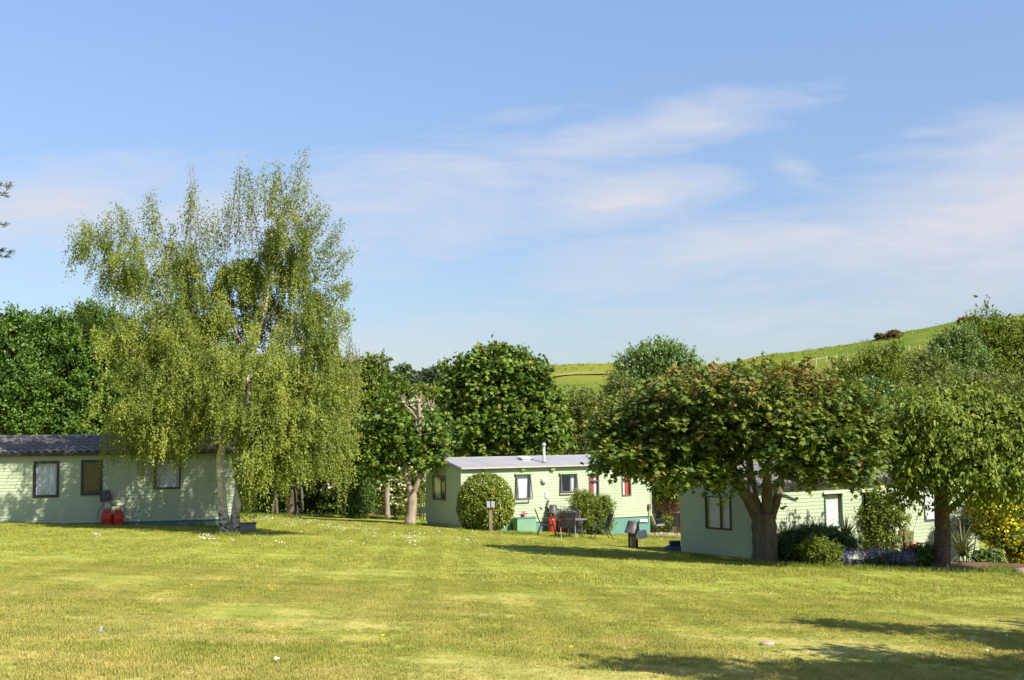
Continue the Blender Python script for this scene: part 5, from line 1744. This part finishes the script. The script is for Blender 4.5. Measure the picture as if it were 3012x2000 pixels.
# grey step by the birch
g = hit(716, 1560)
gs = thing('concrete_step', 'low pale grey concrete slab with a dark top on the grass right of the birch', 'step', g, math.radians(12))
MB().box((-.42, -.2, -.15), (.42, .3, .22)).build('block', M['concrete'], gs)
MB().box((-.44, -.22, .221), (.44, .32, .26)).build('top_slab', M['frame_brown'], gs)

# fence, stone edging, patio plants
f0, f1 = foot(1903, 62.5), foot(2080, 61.0)
fn = thing('wooden_fence', 'brown wooden panel fence with grey posts between the caravans', 'fence', f0)
dv = (f1 - f0); ln = Vector((dv.x, dv.y, 0)).length; fa = math.atan2(dv.y, dv.x)
ftop = P(1960, 1447, 62).z - f0.z
fn.rotation_euler = (0, 0, fa)
bme = MB().box((0, 0, -.2), (.112, .022, ftop - .08)).mesh('fence_board', M['wood_fence'])
x = 0
while x < ln:
    o = link_mesh('fence_board', bme, fn, (x, random.uniform(-.004, .004), random.uniform(-.01, .01))); x += .118
MB().box((0, -.03, ftop - .09), (ln, .04, ftop - .03)).build('top_rail', M['wood_post'], fn)
MB().box((0, -.035, ftop * .5), (ln, -.002, ftop * .5 + .05)).build('rail', M['wood_fence'], fn)
for px in (1918, 1977, 2040):
    q = foot(px, 62) - f0; xx = q.x * math.cos(fa) + q.y * math.sin(fa)
    MB().box((xx - .05, -.14, -.2), (xx + .05, -.04, ftop + .03)).build('post', M['concrete'], fn)
se = thing('stone_edging', 'low edging of rough pale stones along the patio before the fence', 'edging', hit(1960, 1576))
x = 1896
while x < 2012:
    w = random.uniform(8, 16)
    a, b = hit(x, 1577), hit(x + w - 1.0, 1577)
    h = random.uniform(.10, .17); L_ = b.x - a.x
    mb = MB()
    j = lambda: random.uniform(-.025, .025)
    mb.add([(j(), j(), -.1), (L_ + j(), j(), -.1), (L_ + j(), .3, -.1), (j(), .3, -.1), (.02 + j() * .5, .02 + j(), h + j()), (L_ - .02 + j() * .5, .02 + j(), h + j()), (L_ - .02, .28 + j(), h), (.02, .28 + j(), h)],
           [(0, 3, 2, 1), (4, 5, 6, 7), (0, 1, 5, 4), (1, 2, 6, 5), (2, 3, 7, 6), (3, 0, 4, 7)])
    mb.build('stone', M['stone'], se, loc=a - se.location)
    x += w
be = thing('brick_edging', 'short row of reddish bricks under the white flowering shrub', 'edging', hit(1110, 1516))
for i in range(9):
    a = hit(1086 + i * 9, 1516)
    MB().box((-.06, -.05, -.05), (.075, .05, .11 + random.uniform(0, .05))).build('brick', M['brick'], be, loc=a - be.location)
for px, lab, lf, w_ in ((1925, 'small yellow-green plant at the fence foot left of the pale chair', 'yellowgreen', 18), (1965, 'yellow-green leafy plant between the two patio chairs', 'yellowgreen', 20)):
    tree('bush', lab, 'plant', px, 60.5, [(px, 1540, w_, 16)], lf, RHOMB, .12, 90, 10, trunk=False, tl=.2)
tree('bush', 'reddish leafless shrub against the brown fence', 'bush', 1978, 61.2, [(1980, 1505, 30, 24), (1960, 1525, 24, 18)], 'red', RHOMB, .07, 90, 7, trunk=False, tl=.4, up=.9)

# ------------------------------------------------------------------ flower bed
def bed():
    edge = [(2290, 1655), (2340, 1658), (2400, 1660), (2470, 1660), (2540, 1662), (2640, 1668), (2720, 1676), (2800, 1686), (2880, 1678), (2950, 1670), (3012, 1684), (3090, 1690)]
    front = [hit(*e) for e in edge]
    vs, fs = [], []
    for i, q in enumerate(front):
        t = i / (len(front) - 1)
        back = cr.root.matrix_basis @ Vector((1.2 + 13.0 * t, -.35, 0))
        for k in range(7):
            f = k / 6
            x, y = q.x + (back.x - q.x) * f, q.y + (back.y - q.y) * f
            vs.append((x, y, h1(x, y) + .03 + .10 * math.sin(math.pi * min(1, f * 1.3)) ** .8 * (1 if f > 0 else 0) + random.uniform(-.015, .02)))
    for i in range(len(front) - 1):
        for k in range(6):
            a = i * 7 + k
            fs.append((a, a + 7, a + 8, a + 1))
    tag(MB().add(vs, fs).build('flower_bed', M['soil'], smooth=True), kind='structure')


bed()


def near(px, py):
    q = hit(px, py)
    return q.y


PB = 'plants in the flower bed'
BM = lambda name, lab, cat, px, py, bl, leaf, shape, size, n, m, **kw: tree(name, lab, cat, px, near(px, py), bl, leaf, shape, size, n, m, trunk=False, group=PB, **kw)
BM('bush', 'dark shaded evergreen bush right of the maple trunk', 'bush', 2320, 1655, [(2310, 1610, 36, 44), (2350, 1600, 40, 40), (2390, 1580, 40, 26), (2330, 1640, 40, 24)], 'dark', RHOMB, .07, 1300, 12, tl=.18, spread=.03, lo=.6)
BM('bush', 'bright green leafy bush at the bed front between maple and bluebells', 'bush', 2425, 1668, [(2430, 1635, 38, 34), (2395, 1650, 26, 20), (2400, 1615, 36, 26)], 'yellowgreen', RHOMB, .07, 1100, 12, tl=.18, spread=.03, lo=.6)
BM('bush', 'dark green bush band below the middle white-curtained window', 'bush', 2440, 1654, [(2420, 1572, 50, 14), (2470, 1600, 50, 30), (2390, 1562, 20, 12)], 'dark', RHOMB, .07, 800, 12, tl=.18, spread=.03)
BM('bush', 'dark low planting left of the cherry trunk', 'bush', 2700, 1672, [(2700, 1630, 50, 22), (2650, 1650, 60, 22), (2735, 1640, 30, 30), (2590, 1660, 50, 14)], 'dark', RHOMB, .07, 900, 12, tl=.15, spread=.03)
# bamboo
BM('bamboo', 'tall airy bamboo clump in front of the small window', 'bamboo', 2600, 1652, [(2580, 1480, 40, 30), (2555, 1520, 40, 34), (2610, 1510, 50, 40), (2570, 1570, 46, 40), (2640, 1530, 30, 30), (2575, 1455, 18, 14), (2620, 1590, 30, 26)], 'yellowgreen', RHOMB, .10, 560, 10, tl=.3, spread=.05, lo=.2, droop=.3)
_bb = next(o for o in COL.objects if o.get('label', '').startswith('tall airy bamboo'))
for i in range(16):
    a = Vector((random.uniform(-.25, .5), random.uniform(-.3, .3), -.05)); top_ = a * 1.4 + Vector((random.uniform(-.4, .6), 0, random.uniform(1.2, 2.0)))
    MB().tube([a, (a + top_) / 2 + Vector((.03, 0, 0)), top_], .009, 5).build('cane', M['straw'] if i % 3 else M['clad_trim'], _bb)


def strap_plant(name, label, px, py, n, length, cz, leaf='strap', width=.05, spread=1.0, stem=None, tintr=(.2, .9), up=.9, depth=None):
    g = foot(px, depth) if depth else hit(px, py)
    root = thing(name, label, 'plant', g, 0, PB)
    vs, fs, tn = [], [], []
    c = Vector((0, 0, cz))
    for i in range(n):
        a = random.uniform(0, 6.28); l = length * random.uniform(.6, 1.1)
        e = random.uniform(.15, 1.35)
        d = Vector((math.cos(a) * math.cos(e) * spread, math.sin(a) * math.cos(e) * spread, math.sin(e) * up))
        sd = Vector((-math.sin(a), math.cos(a), 0))
        p0 = c + d * .03
        m = len(vs)
        K = 5
        for k in range(K + 1):
            t = k / K
            q = p0 + d * (l * t) + Vector((0, 0, -l * .55 * t * t * math.cos(e) - .0))
            w = width * (1 - t) ** .6 * (.6 + .8 * t * (1 - t) * 2) / 2
            vs += [q - sd * w, q + sd * w]
        tt = random.uniform(*tintr)
        for k in range(K):
            fs.append((m + 2 * k, m + 2 * k + 1, m + 2 * k + 3, m + 2 * k + 2)); tn.append(tt)
    mb = MB(); mb.add(vs, fs)
    o = mb.build('leaves', LEAF[leaf], root)
    at = o.data.attributes.new('tint', 'FLOAT', 'FACE'); at.data.foreach_set('value', np.array(tn, np.float32))
    o['kind'] = 'stuff'
    if cz > .15:
        MB().tube([(0, 0, -.1), (.02, 0, cz * .6), (0, 0, cz + .03)], [.07, .055, .05], 7).build('stem', M['bark_dark'], root)
    return root


strap_plant('cordyline', 'dark spiky strap-leaved plant under the middle window', 2488, 1645, 90, 1.15, .75, width=.065, depth=41.1)
strap_plant('phormium', 'arching strap-leaved plant with straw-coloured leaves right of the cherry trunk', 2832, 1660, 110, 1.7, .30, width=.08, tintr=(.3, 1.0))
strap_plant('iris_clump', 'thin leaves poking out left of the cherry trunk', 2745, 1660, 26, .95, .05, width=.035, tintr=(.1, .6))
r_ = strap_plant('flax_plant', 'small dark red flax with orange base leaves at the foot of the arching plant', 2822, 1668, 22, .5, .02, leaf='red', width=.045)
# bluebells
for px, py, wd, lab in ((2490, 1668, .55, 'pale lilac bluebell clump in sun at the front of the bed'), (2585, 1664, .75, 'shaded violet bluebell clump in the middle of the bed'), (2655, 1672, .45, 'dim violet bluebell clump left of the cherry trunk'), (2462, 1656, .2, 'few bluebells above the bright green bush')):
    root = strap_plant('bluebell_clump', lab, px, py, 60, .38, .02, leaf='strap', width=.025, tintr=(.4, .9))
    root['group'] = 'bluebell clumps in the bed'
    n = int(330 * wd)
    s = np.stack([rng.normal(0, wd * .55, n), rng.normal(0, .22, n), rng.uniform(.22, .52, n)], -1)
    S, Dd, Nn, Sz, Tt = [], [], [], [], []
    for q in s:
        k = 7
        S.append(q + rng.normal(size=(k, 3)) * np.array([.018, .018, .06]))
    S = np.concatenate(S)
    dd_ = rand_dirs(len(S)); dd_[:, 2] = -abs(dd_[:, 2])
    L = [S + np.array(root.location), dd_, rand_dirs(len(S)), rng.uniform(.025, .045, len(S)), rng.uniform(0, 1, len(S))]
    crown('flowers', L, RHOMB, LEAF['lilac'], root, root.location)
for px, py, lab in ((2607, 1668, 'magenta pink flower tuft at the front of the bed'), (2556, 1655, 'small red-pink flower tuft between the bluebells')):
    g = hit(px, py)
    root = thing('flower_tuft', lab, 'flowers', g, 0, PB)
    n = 60
    s = rng.normal(size=(n, 3)) * np.array([.07, .07, .09]) + np.array([0, 0, .22]) + np.array(g)
    crown('flowers', [s, rand_dirs(n), rand_dirs(n), rng.uniform(.04, .07, n), rng.uniform(0, 1, n)], ROUND, LEAF['pink'], root, g)
    s = rng.normal(size=(60, 3)) * np.array([.12, .1, .05]) + np.array([0, 0, .08]) + np.array(g)
    crown('leaves', [s, rand_dirs(60), rand_dirs(60), rng.uniform(.05, .1, 60), rng.uniform(0, 1, 60)], RHOMB, LEAF['olive'], root, g)
# urn, pink pot, watering can
g = foot(2668, 43.2)
ur = thing('stone_planter', 'mossy square stone planter in the bed before the wall', 'planter', g, .3)
MB().box((-.13, -.13, -.1), (.13, .13, .70)).build('pedestal', M['terracotta'], ur)
MB().add([(-.17, -.17, .701), (.17, -.17, .701), (.17, .17, .701), (-.17, .17, .701), (-.20, -.20, 1.10), (.20, -.20, 1.10), (.20, .20, 1.10), (-.20, .20, 1.10)],
         [(0, 3, 2, 1), (4, 5, 6, 7), (0, 1, 5, 4), (1, 2, 6, 5), (2, 3, 7, 6), (3, 0, 4, 7)]).build('bowl', M['moss_stone'], ur)
g = foot(2655, 43.0) + Vector((0, 0, .27))
gn = thing('garden_ornament', 'small pink and white upright garden ornament beside the mossy planter', 'ornament', g)
MB().tube([(0, 0, -.4), (0, 0, .85)], .015, 6).build('stake', M['straw'], gn)
MB().lathe([(.05, .82), (.075, .86), (.07, .95), (.075, 1.0)], 12).build('pink_base', M['terracotta'], gn, True)
MB().lathe([(.07, 1.0), (.08, 1.06), (.055, 1.16), (.02, 1.2)], 12).build('white_body', M['white_plastic'], gn, True)
MB().lathe([(.022, 1.2), (.05, 1.26), (.01, 1.36)], 10).build('pink_top', M['pink'], gn, True)
g = foot(2690, 42.6)
wc = thing('watering_can', 'red watering can among the plants by the mossy planter', 'watering can', g + Vector((0, 0, .42)), .1)
MB().lathe([(.12, 0), (.13, .02), (.12, .2), (.07, .23)], 14).build('body', M['red_paint'], wc, True)
MB().tube([(.11, 0, .06), (.22, 0, .18), (.30, 0, .27)], [.022, .018, .016], 6).build('spout', M['red_paint'], wc)
MB().tube(smooth_path([(-.08, 0, .2), (0, 0, .32), (.1, 0, .30), (.2, 0, .30)], 4), .014, 6).build('handle', M['red_paint'], wc)
# yellow shrub, silver shrub, lady's mantle
yb_ = [(2890, 1475, 45, 22), (2930, 1500, 60, 40), (2985, 1500, 50, 50), (2950, 1560, 70, 50), (3010, 1600, 50, 50), (2900, 1540, 40, 40), (3000, 1650, 40, 20), (3050, 1540, 50, 70), (2870, 1500, 30, 20)]
BM('flowering_shrub', 'large shrub covered in yellow flowers at the right end of the bed', 'shrub', 2970, 1664, yb_, 'yellowgreen', RHOMB, .09, 1800, 12, tl=.25, spread=.04, lo=.5)
flowers_on('large shrub covered in yellow flowers at the right end of the bed', blobs_world(yb_, near(2970, 1664)), 7500, .085, 'yellow', .8, 1.08)
BM('bush', 'pale silvery shrub between the cherry trunk and the yellow flowers', 'shrub', 2850, 1655, [(2845, 1510, 34, 26), (2830, 1545, 30, 26), (2870, 1545, 30, 26), (2785 + 40, 1560, 26, 20)], 'grey', RHOMB, .06, 600, 10, tl=.2, spread=.03, lo=.3)
BM('leafy_clump', 'low mound of round grey-green leaves on the soil edge', 'plant', 2912, 1664, [(2905, 1640, 34, 18), (2925, 1650, 26, 12), (2885, 1645, 20, 14)], 'willow', ROUND, .11, 260, 6, tl=.08, spread=.03, lo=.8, nout=1.4)
g = hit(3004, 1690)
rk = thing('rock', 'rounded brown rock at the right end of the bed', 'rock', g)
mb = MB(); mb.lathe([(.24, -.1), (.26, .03), (.22, .14), (.12, .2), (.03, .21)], 10)
mb.v = [(x * (1 + .12 * math.sin(5 * y + z * 3)), y * (1 + .1 * math.cos(4 * x)), z * (1 + .1 * math.sin(6 * x))) for x, y, z in mb.v]
mb.build('stone', M['wood_post'], rk, True)

# ------------------------------------------------------------------ small things on the lawn
g = hit(2256, 1902)
st = MB().lathe([(.085, -.02), (.09, .01), (.065, .03), (.02, .036)], 10)
st.v = [(x * 1.1, y * .7, z * (1 + .3 * math.sin(9 * x))) for x, y, z in st.v]
o = st.build('stone', M['stone'], None, True, loc=g + Vector((0, 0, .03)))
tag(o, 'small flat grey stone lying in the sunlit near grass', 'stone')
g = hit(2992, 1938)
o = MB().tube(smooth_path([(-.06, .12, .03), (-.05, .02, .06), (.02, -.08, .05), (.07, -.16, .03)], 4), [.008] * 13, 5).build('twig', M['straw'], None, loc=g)
tag(o, 'curved pale twig on the grass in the near right shadow', 'twig')
for px, py, lab in ((2758, 1748, 'pair of dry straw stems standing in the lawn, bent together'), (2836, 1750, 'single dry straw stem standing in the lawn')):
    g = hit(px, py)
    mb = MB().tube([(-.03, 0, 0), (.0, 0, .12), (.005, 0, .23)], .006, 4)
    if 'pair' in lab: mb.tube([(.05, 0, 0), (.02, 0, .12), (.006, .01, .22)], .006, 4)
    o = mb.build('straw_stem', M['straw'], None, loc=g)
    tag(o, lab, 'straw')
g = hit(296, 1866)
o = MB().add([(-.018, 0, 0), (.018, 0, .005), (.018, .03, .05), (-.015, .03, .055), (-.012, .05, .03), (.018, .05, .02)], [(0, 1, 2, 3), (3, 2, 5, 4)]).build('paper_scrap', M['concrete'], None, loc=g + Vector((0, 0, .03)))
tag(o, 'small pale scrap of litter in the near left grass', 'litter')


def daisies():
    pos = []
    def clump(px, py, n, sx, sy):
        for _ in range(n):
            pos.append((px + random.gauss(0, sx), py + random.gauss(0, sy)))
    clump(790, 1527, 34, 14, 4); clump(850, 1543, 28, 16, 4); clump(930, 1535, 26, 22, 4); clump(885, 1530, 10, 10, 3); clump(1000, 1553, 22, 20, 5); clump(1050, 1558, 10, 16, 4)
    clump(760, 1520, 10, 14, 3); clump(960, 1546, 14, 14, 3); clump(880, 1522, 10, 10, 2)
    clump(282, 1577, 16, 7, 3); clump(605, 1578, 12, 8, 3); clump(600, 1588, 12, 14, 3); clump(640, 1590, 6, 8, 2)
    clump(1170, 1580, 24, 40, 6); clump(1225, 1573, 12, 10, 3); clump(1290, 1572, 10, 12, 3); clump(1220, 1596, 8, 10, 2); clump(1370, 1590, 12, 20, 5); clump(1100, 1570, 12, 30, 5)
    clump(1945, 1588, 8, 6, 2); clump(820, 1597, 6, 20, 4)
    for _ in range(110): pos.append((random.uniform(560, 1500), random.triangular(1525, 1640, 1550)))
    for _ in range(4): pos.append((random.uniform(0, 3000), random.uniform(1640, 1990)))
    pos += [(815, 1955), (812, 1957), (818, 1954), (1696, 1759), (2187, 1669), (2905, 1925)]
    mb = MB(); yl = MB()
    for (px, py) in pos:
        g = hit(px, py)
        r = random.uniform(.010, .019)
        tl = Matrix.Translation(g + Vector((0, 0, random.uniform(.045, .07)))) @ Matrix.Rotation(random.uniform(.2, .9), 4, 'X') @ Matrix.Rotation(random.uniform(-.4, .4), 4, 'Y')
        mb.lathe([(r * .3, -.002), (r, .004), (r * .25, .005)], 7, mat=tl, top=True, bottom=False)
    o = mb.build('daisies', M['daisy'])
    tag(o, 'scattered white daisies in the mown lawn', 'daisies', kind='stuff')
    fl = MB()
    for (px, py) in [(790, 1730), (800, 1742), (1125, 1880), (2150, 1750), (562, 1729), (1022, 1606), (1680, 1915)]:
        g = hit(px, py)
        fl.lathe([(.008, .03), (.026, .05), (.006, .056)], 7, g, bottom=False)
    o = fl.build('dandelions', LEAF['yellow'])
    at = o.data.attributes.new('tint', 'FLOAT', 'FACE'); at.data.foreach_set('value', np.full(len(o.data.polygons), .8, np.float32))
    tag(o, 'few small yellow flowers in the mown lawn', 'flowers', kind='stuff')


daisies()


# ------------------------------------------------------------------ grass: tufts scattered over the visible lawn
def tuft(n, h, r, w):
    vs, fs, tn = [], [], []
    for i in range(n):
        a = random.uniform(0, 6.28); rr = r * math.sqrt(random.random())
        x, y = rr * math.cos(a), rr * math.sin(a)
        lean = random.uniform(.1, .9); b = random.uniform(0, 6.28); hh = h * random.uniform(.5, 1.15)
        dx, dy = math.cos(b) * lean * hh, math.sin(b) * lean * hh
        sx, sy = -math.sin(b) * w / 2, math.cos(b) * w / 2
        k = len(vs)
        vs += [(x - sx, y - sy, -.01), (x + sx, y + sy, -.01), (x + dx * .45 + sx * .8, y + dy * .45 + sy * .8, hh * .6), (x + dx * .45 - sx * .8, y + dy * .45 - sy * .8, hh * .6), (x + dx, y + dy, hh * (1 - .35 * lean))]
        fs += [(k, k + 1, k + 2, k + 3), (k + 3, k + 2, k + 4)]
        t = random.random() ** 2
        tn += [t, t]
    me = bpy.data.meshes.new('grass_tuft')
    me.from_pydata(vs, [], fs)
    me.materials.append(M['blade'])
    at = me.attributes.new('tint', 'FLOAT', 'FACE'); at.data.foreach_set('value', np.array(tn, np.float32))
    return bpy.data.objects.new('grass_tuft', me)


def grass(name, y0, y1, dens, tf, smin, smax, edge=None):
    n = int(dens * .5 * (y1 * y1 - y0 * y0) * .98)
    y = np.sqrt(rng.uniform(y0 * y0, y1 * y1, n))
    x = y * rng.uniform(-.47, .47, n)
    z = H(x, y)
    # clumpy: thin out where a slow pattern is low
    ok = rng.random(n) < .62 + .38 * np.sin(x * 1.9 + np.sin(y * 1.3) * 2) * np.sin(y * 2.3 + np.sin(x * .9) * 2)
    # keep off the caravans and the bed
    for cv in (cc, cr, cl):
        rel = np.stack([x - cv.o.x, y - cv.o.y], -1)
        u = rel @ np.array([cv.a.x, cv.a.y]); v = rel @ np.array([cv.b.x, cv.b.y])
        ok &= ~((u > -.03) & (u < cv.L) & (v > -.02) & (v < cv.W))
    x, y, z = x[ok], y[ok], z[ok]
    me = bpy.data.meshes.new(name)
    me.vertices.add(len(x))
    me.vertices.foreach_set('co', np.stack([x, y, z], -1).astype(np.float32).ravel())
    rot = np.stack([rng.normal(0, .1, len(x)), rng.normal(0, .1, len(x)), rng.uniform(0, 6.28, len(x))], -1)
    at = me.attributes.new('rot', 'FLOAT_VECTOR', 'POINT'); at.data.foreach_set('vector', rot.astype(np.float32).ravel())
    at = me.attributes.new('scl', 'FLOAT', 'POINT'); at.data.foreach_set('value', rng.uniform(smin, smax, len(x)).astype(np.float32))
    o = link_mesh(name, me)
    ng = bpy.data.node_groups.new(name, 'GeometryNodeTree')
    ng.interface.new_socket('Geometry', in_out='INPUT', socket_type='NodeSocketGeometry')
    ng.interface.new_socket('Geometry', in_out='OUTPUT', socket_type='NodeSocketGeometry')
    N = ng.nodes
    gi, go = N.new('NodeGroupInput'), N.new('NodeGroupOutput')
    ip, oi = N.new('GeometryNodeInstanceOnPoints'), N.new('GeometryNodeObjectInfo')
    oi.inputs[0].default_value = tf
    ra, sa = N.new('GeometryNodeInputNamedAttribute'), N.new('GeometryNodeInputNamedAttribute')
    ra.data_type = 'FLOAT_VECTOR'; ra.inputs[0].default_value = 'rot'
    sa.data_type = 'FLOAT'; sa.inputs[0].default_value = 'scl'
    lk = ng.links.new
    lk(gi.outputs[0], ip.inputs['Points'])
    lk(oi.outputs['Geometry'], ip.inputs['Instance'])
    er = N.new('FunctionNodeEulerToRotation')
    lk(ra.outputs[0], er.inputs[0]); lk(er.outputs[0], ip.inputs['Rotation'])
    lk(sa.outputs[0], ip.inputs['Scale'])
    lk(ip.outputs[0], go.inputs[0])
    md = o.modifiers.new('scatter', 'NODES')
    md.node_group = ng
    tag(o, 'short mown grass blades of the lawn', 'grass', kind='stuff')
    return o


grass('lawn_grass', 9.5, 24, 260, tuft(26, .038, .07, .006), .7, 1.2)
grass('lawn_grass', 24, 56, 46, tuft(26, .040, .16, .011), .8, 1.25)
# longer tufts along the lawn edges and wall feet
def edge_grass():
    segs = [((2285, 1664), (2740, 1682)), ((2740, 1680), (2880, 1684)), ((2880, 1682), (3012, 1686)), ((2860, 1672), (3000, 1674)), ((1240, 1535), (1360, 1560)), ((560, 1545), (650, 1556)), ((640, 1575), (700, 1578)), ((2150, 1650), (2300, 1668)), ((2008, 1634), (2150, 1652)), ((1190, 1546), (1240, 1546)), ((2950, 1690), (3012, 1700)),
            ((1460, 1570), (1560, 1574)), ((1880, 1580), (2005, 1584)), ((700, 1518), (980, 1518)), ((1000, 1520), (1230, 1528))]
    S = []
    for (a, b) in segs:
        n = int(abs(b[0] - a[0]) * 1.5)
        for t in rng.random(n):
            q = hit(a[0] + (b[0] - a[0]) * t, a[1] + (b[1] - a[1]) * t + rng.normal() * 2.0)
            S.append(q)
    S = np.array([tuple(q) for q in S])
    S = np.repeat(S, 5, axis=0) + rng.normal(size=(len(S) * 5, 3)) * np.array([.06, .06, 0])
    d = rng.normal(size=S.shape) * .35 + np.array([0, 0, 1.])
    L = [S, d, rng.normal(size=S.shape) + np.array([0, -1, 0]), rng.uniform(.06, .20, len(S)), rng.uniform(.2, .9, len(S))]
    o = link_mesh('edge_grass', leaf_mesh('edge_grass', *L, NEEDLE, LEAF['yellowgreen']))
    tag(o, 'longer uncut grass at the bed edge and wall feet', 'grass', kind='stuff')


edge_grass()
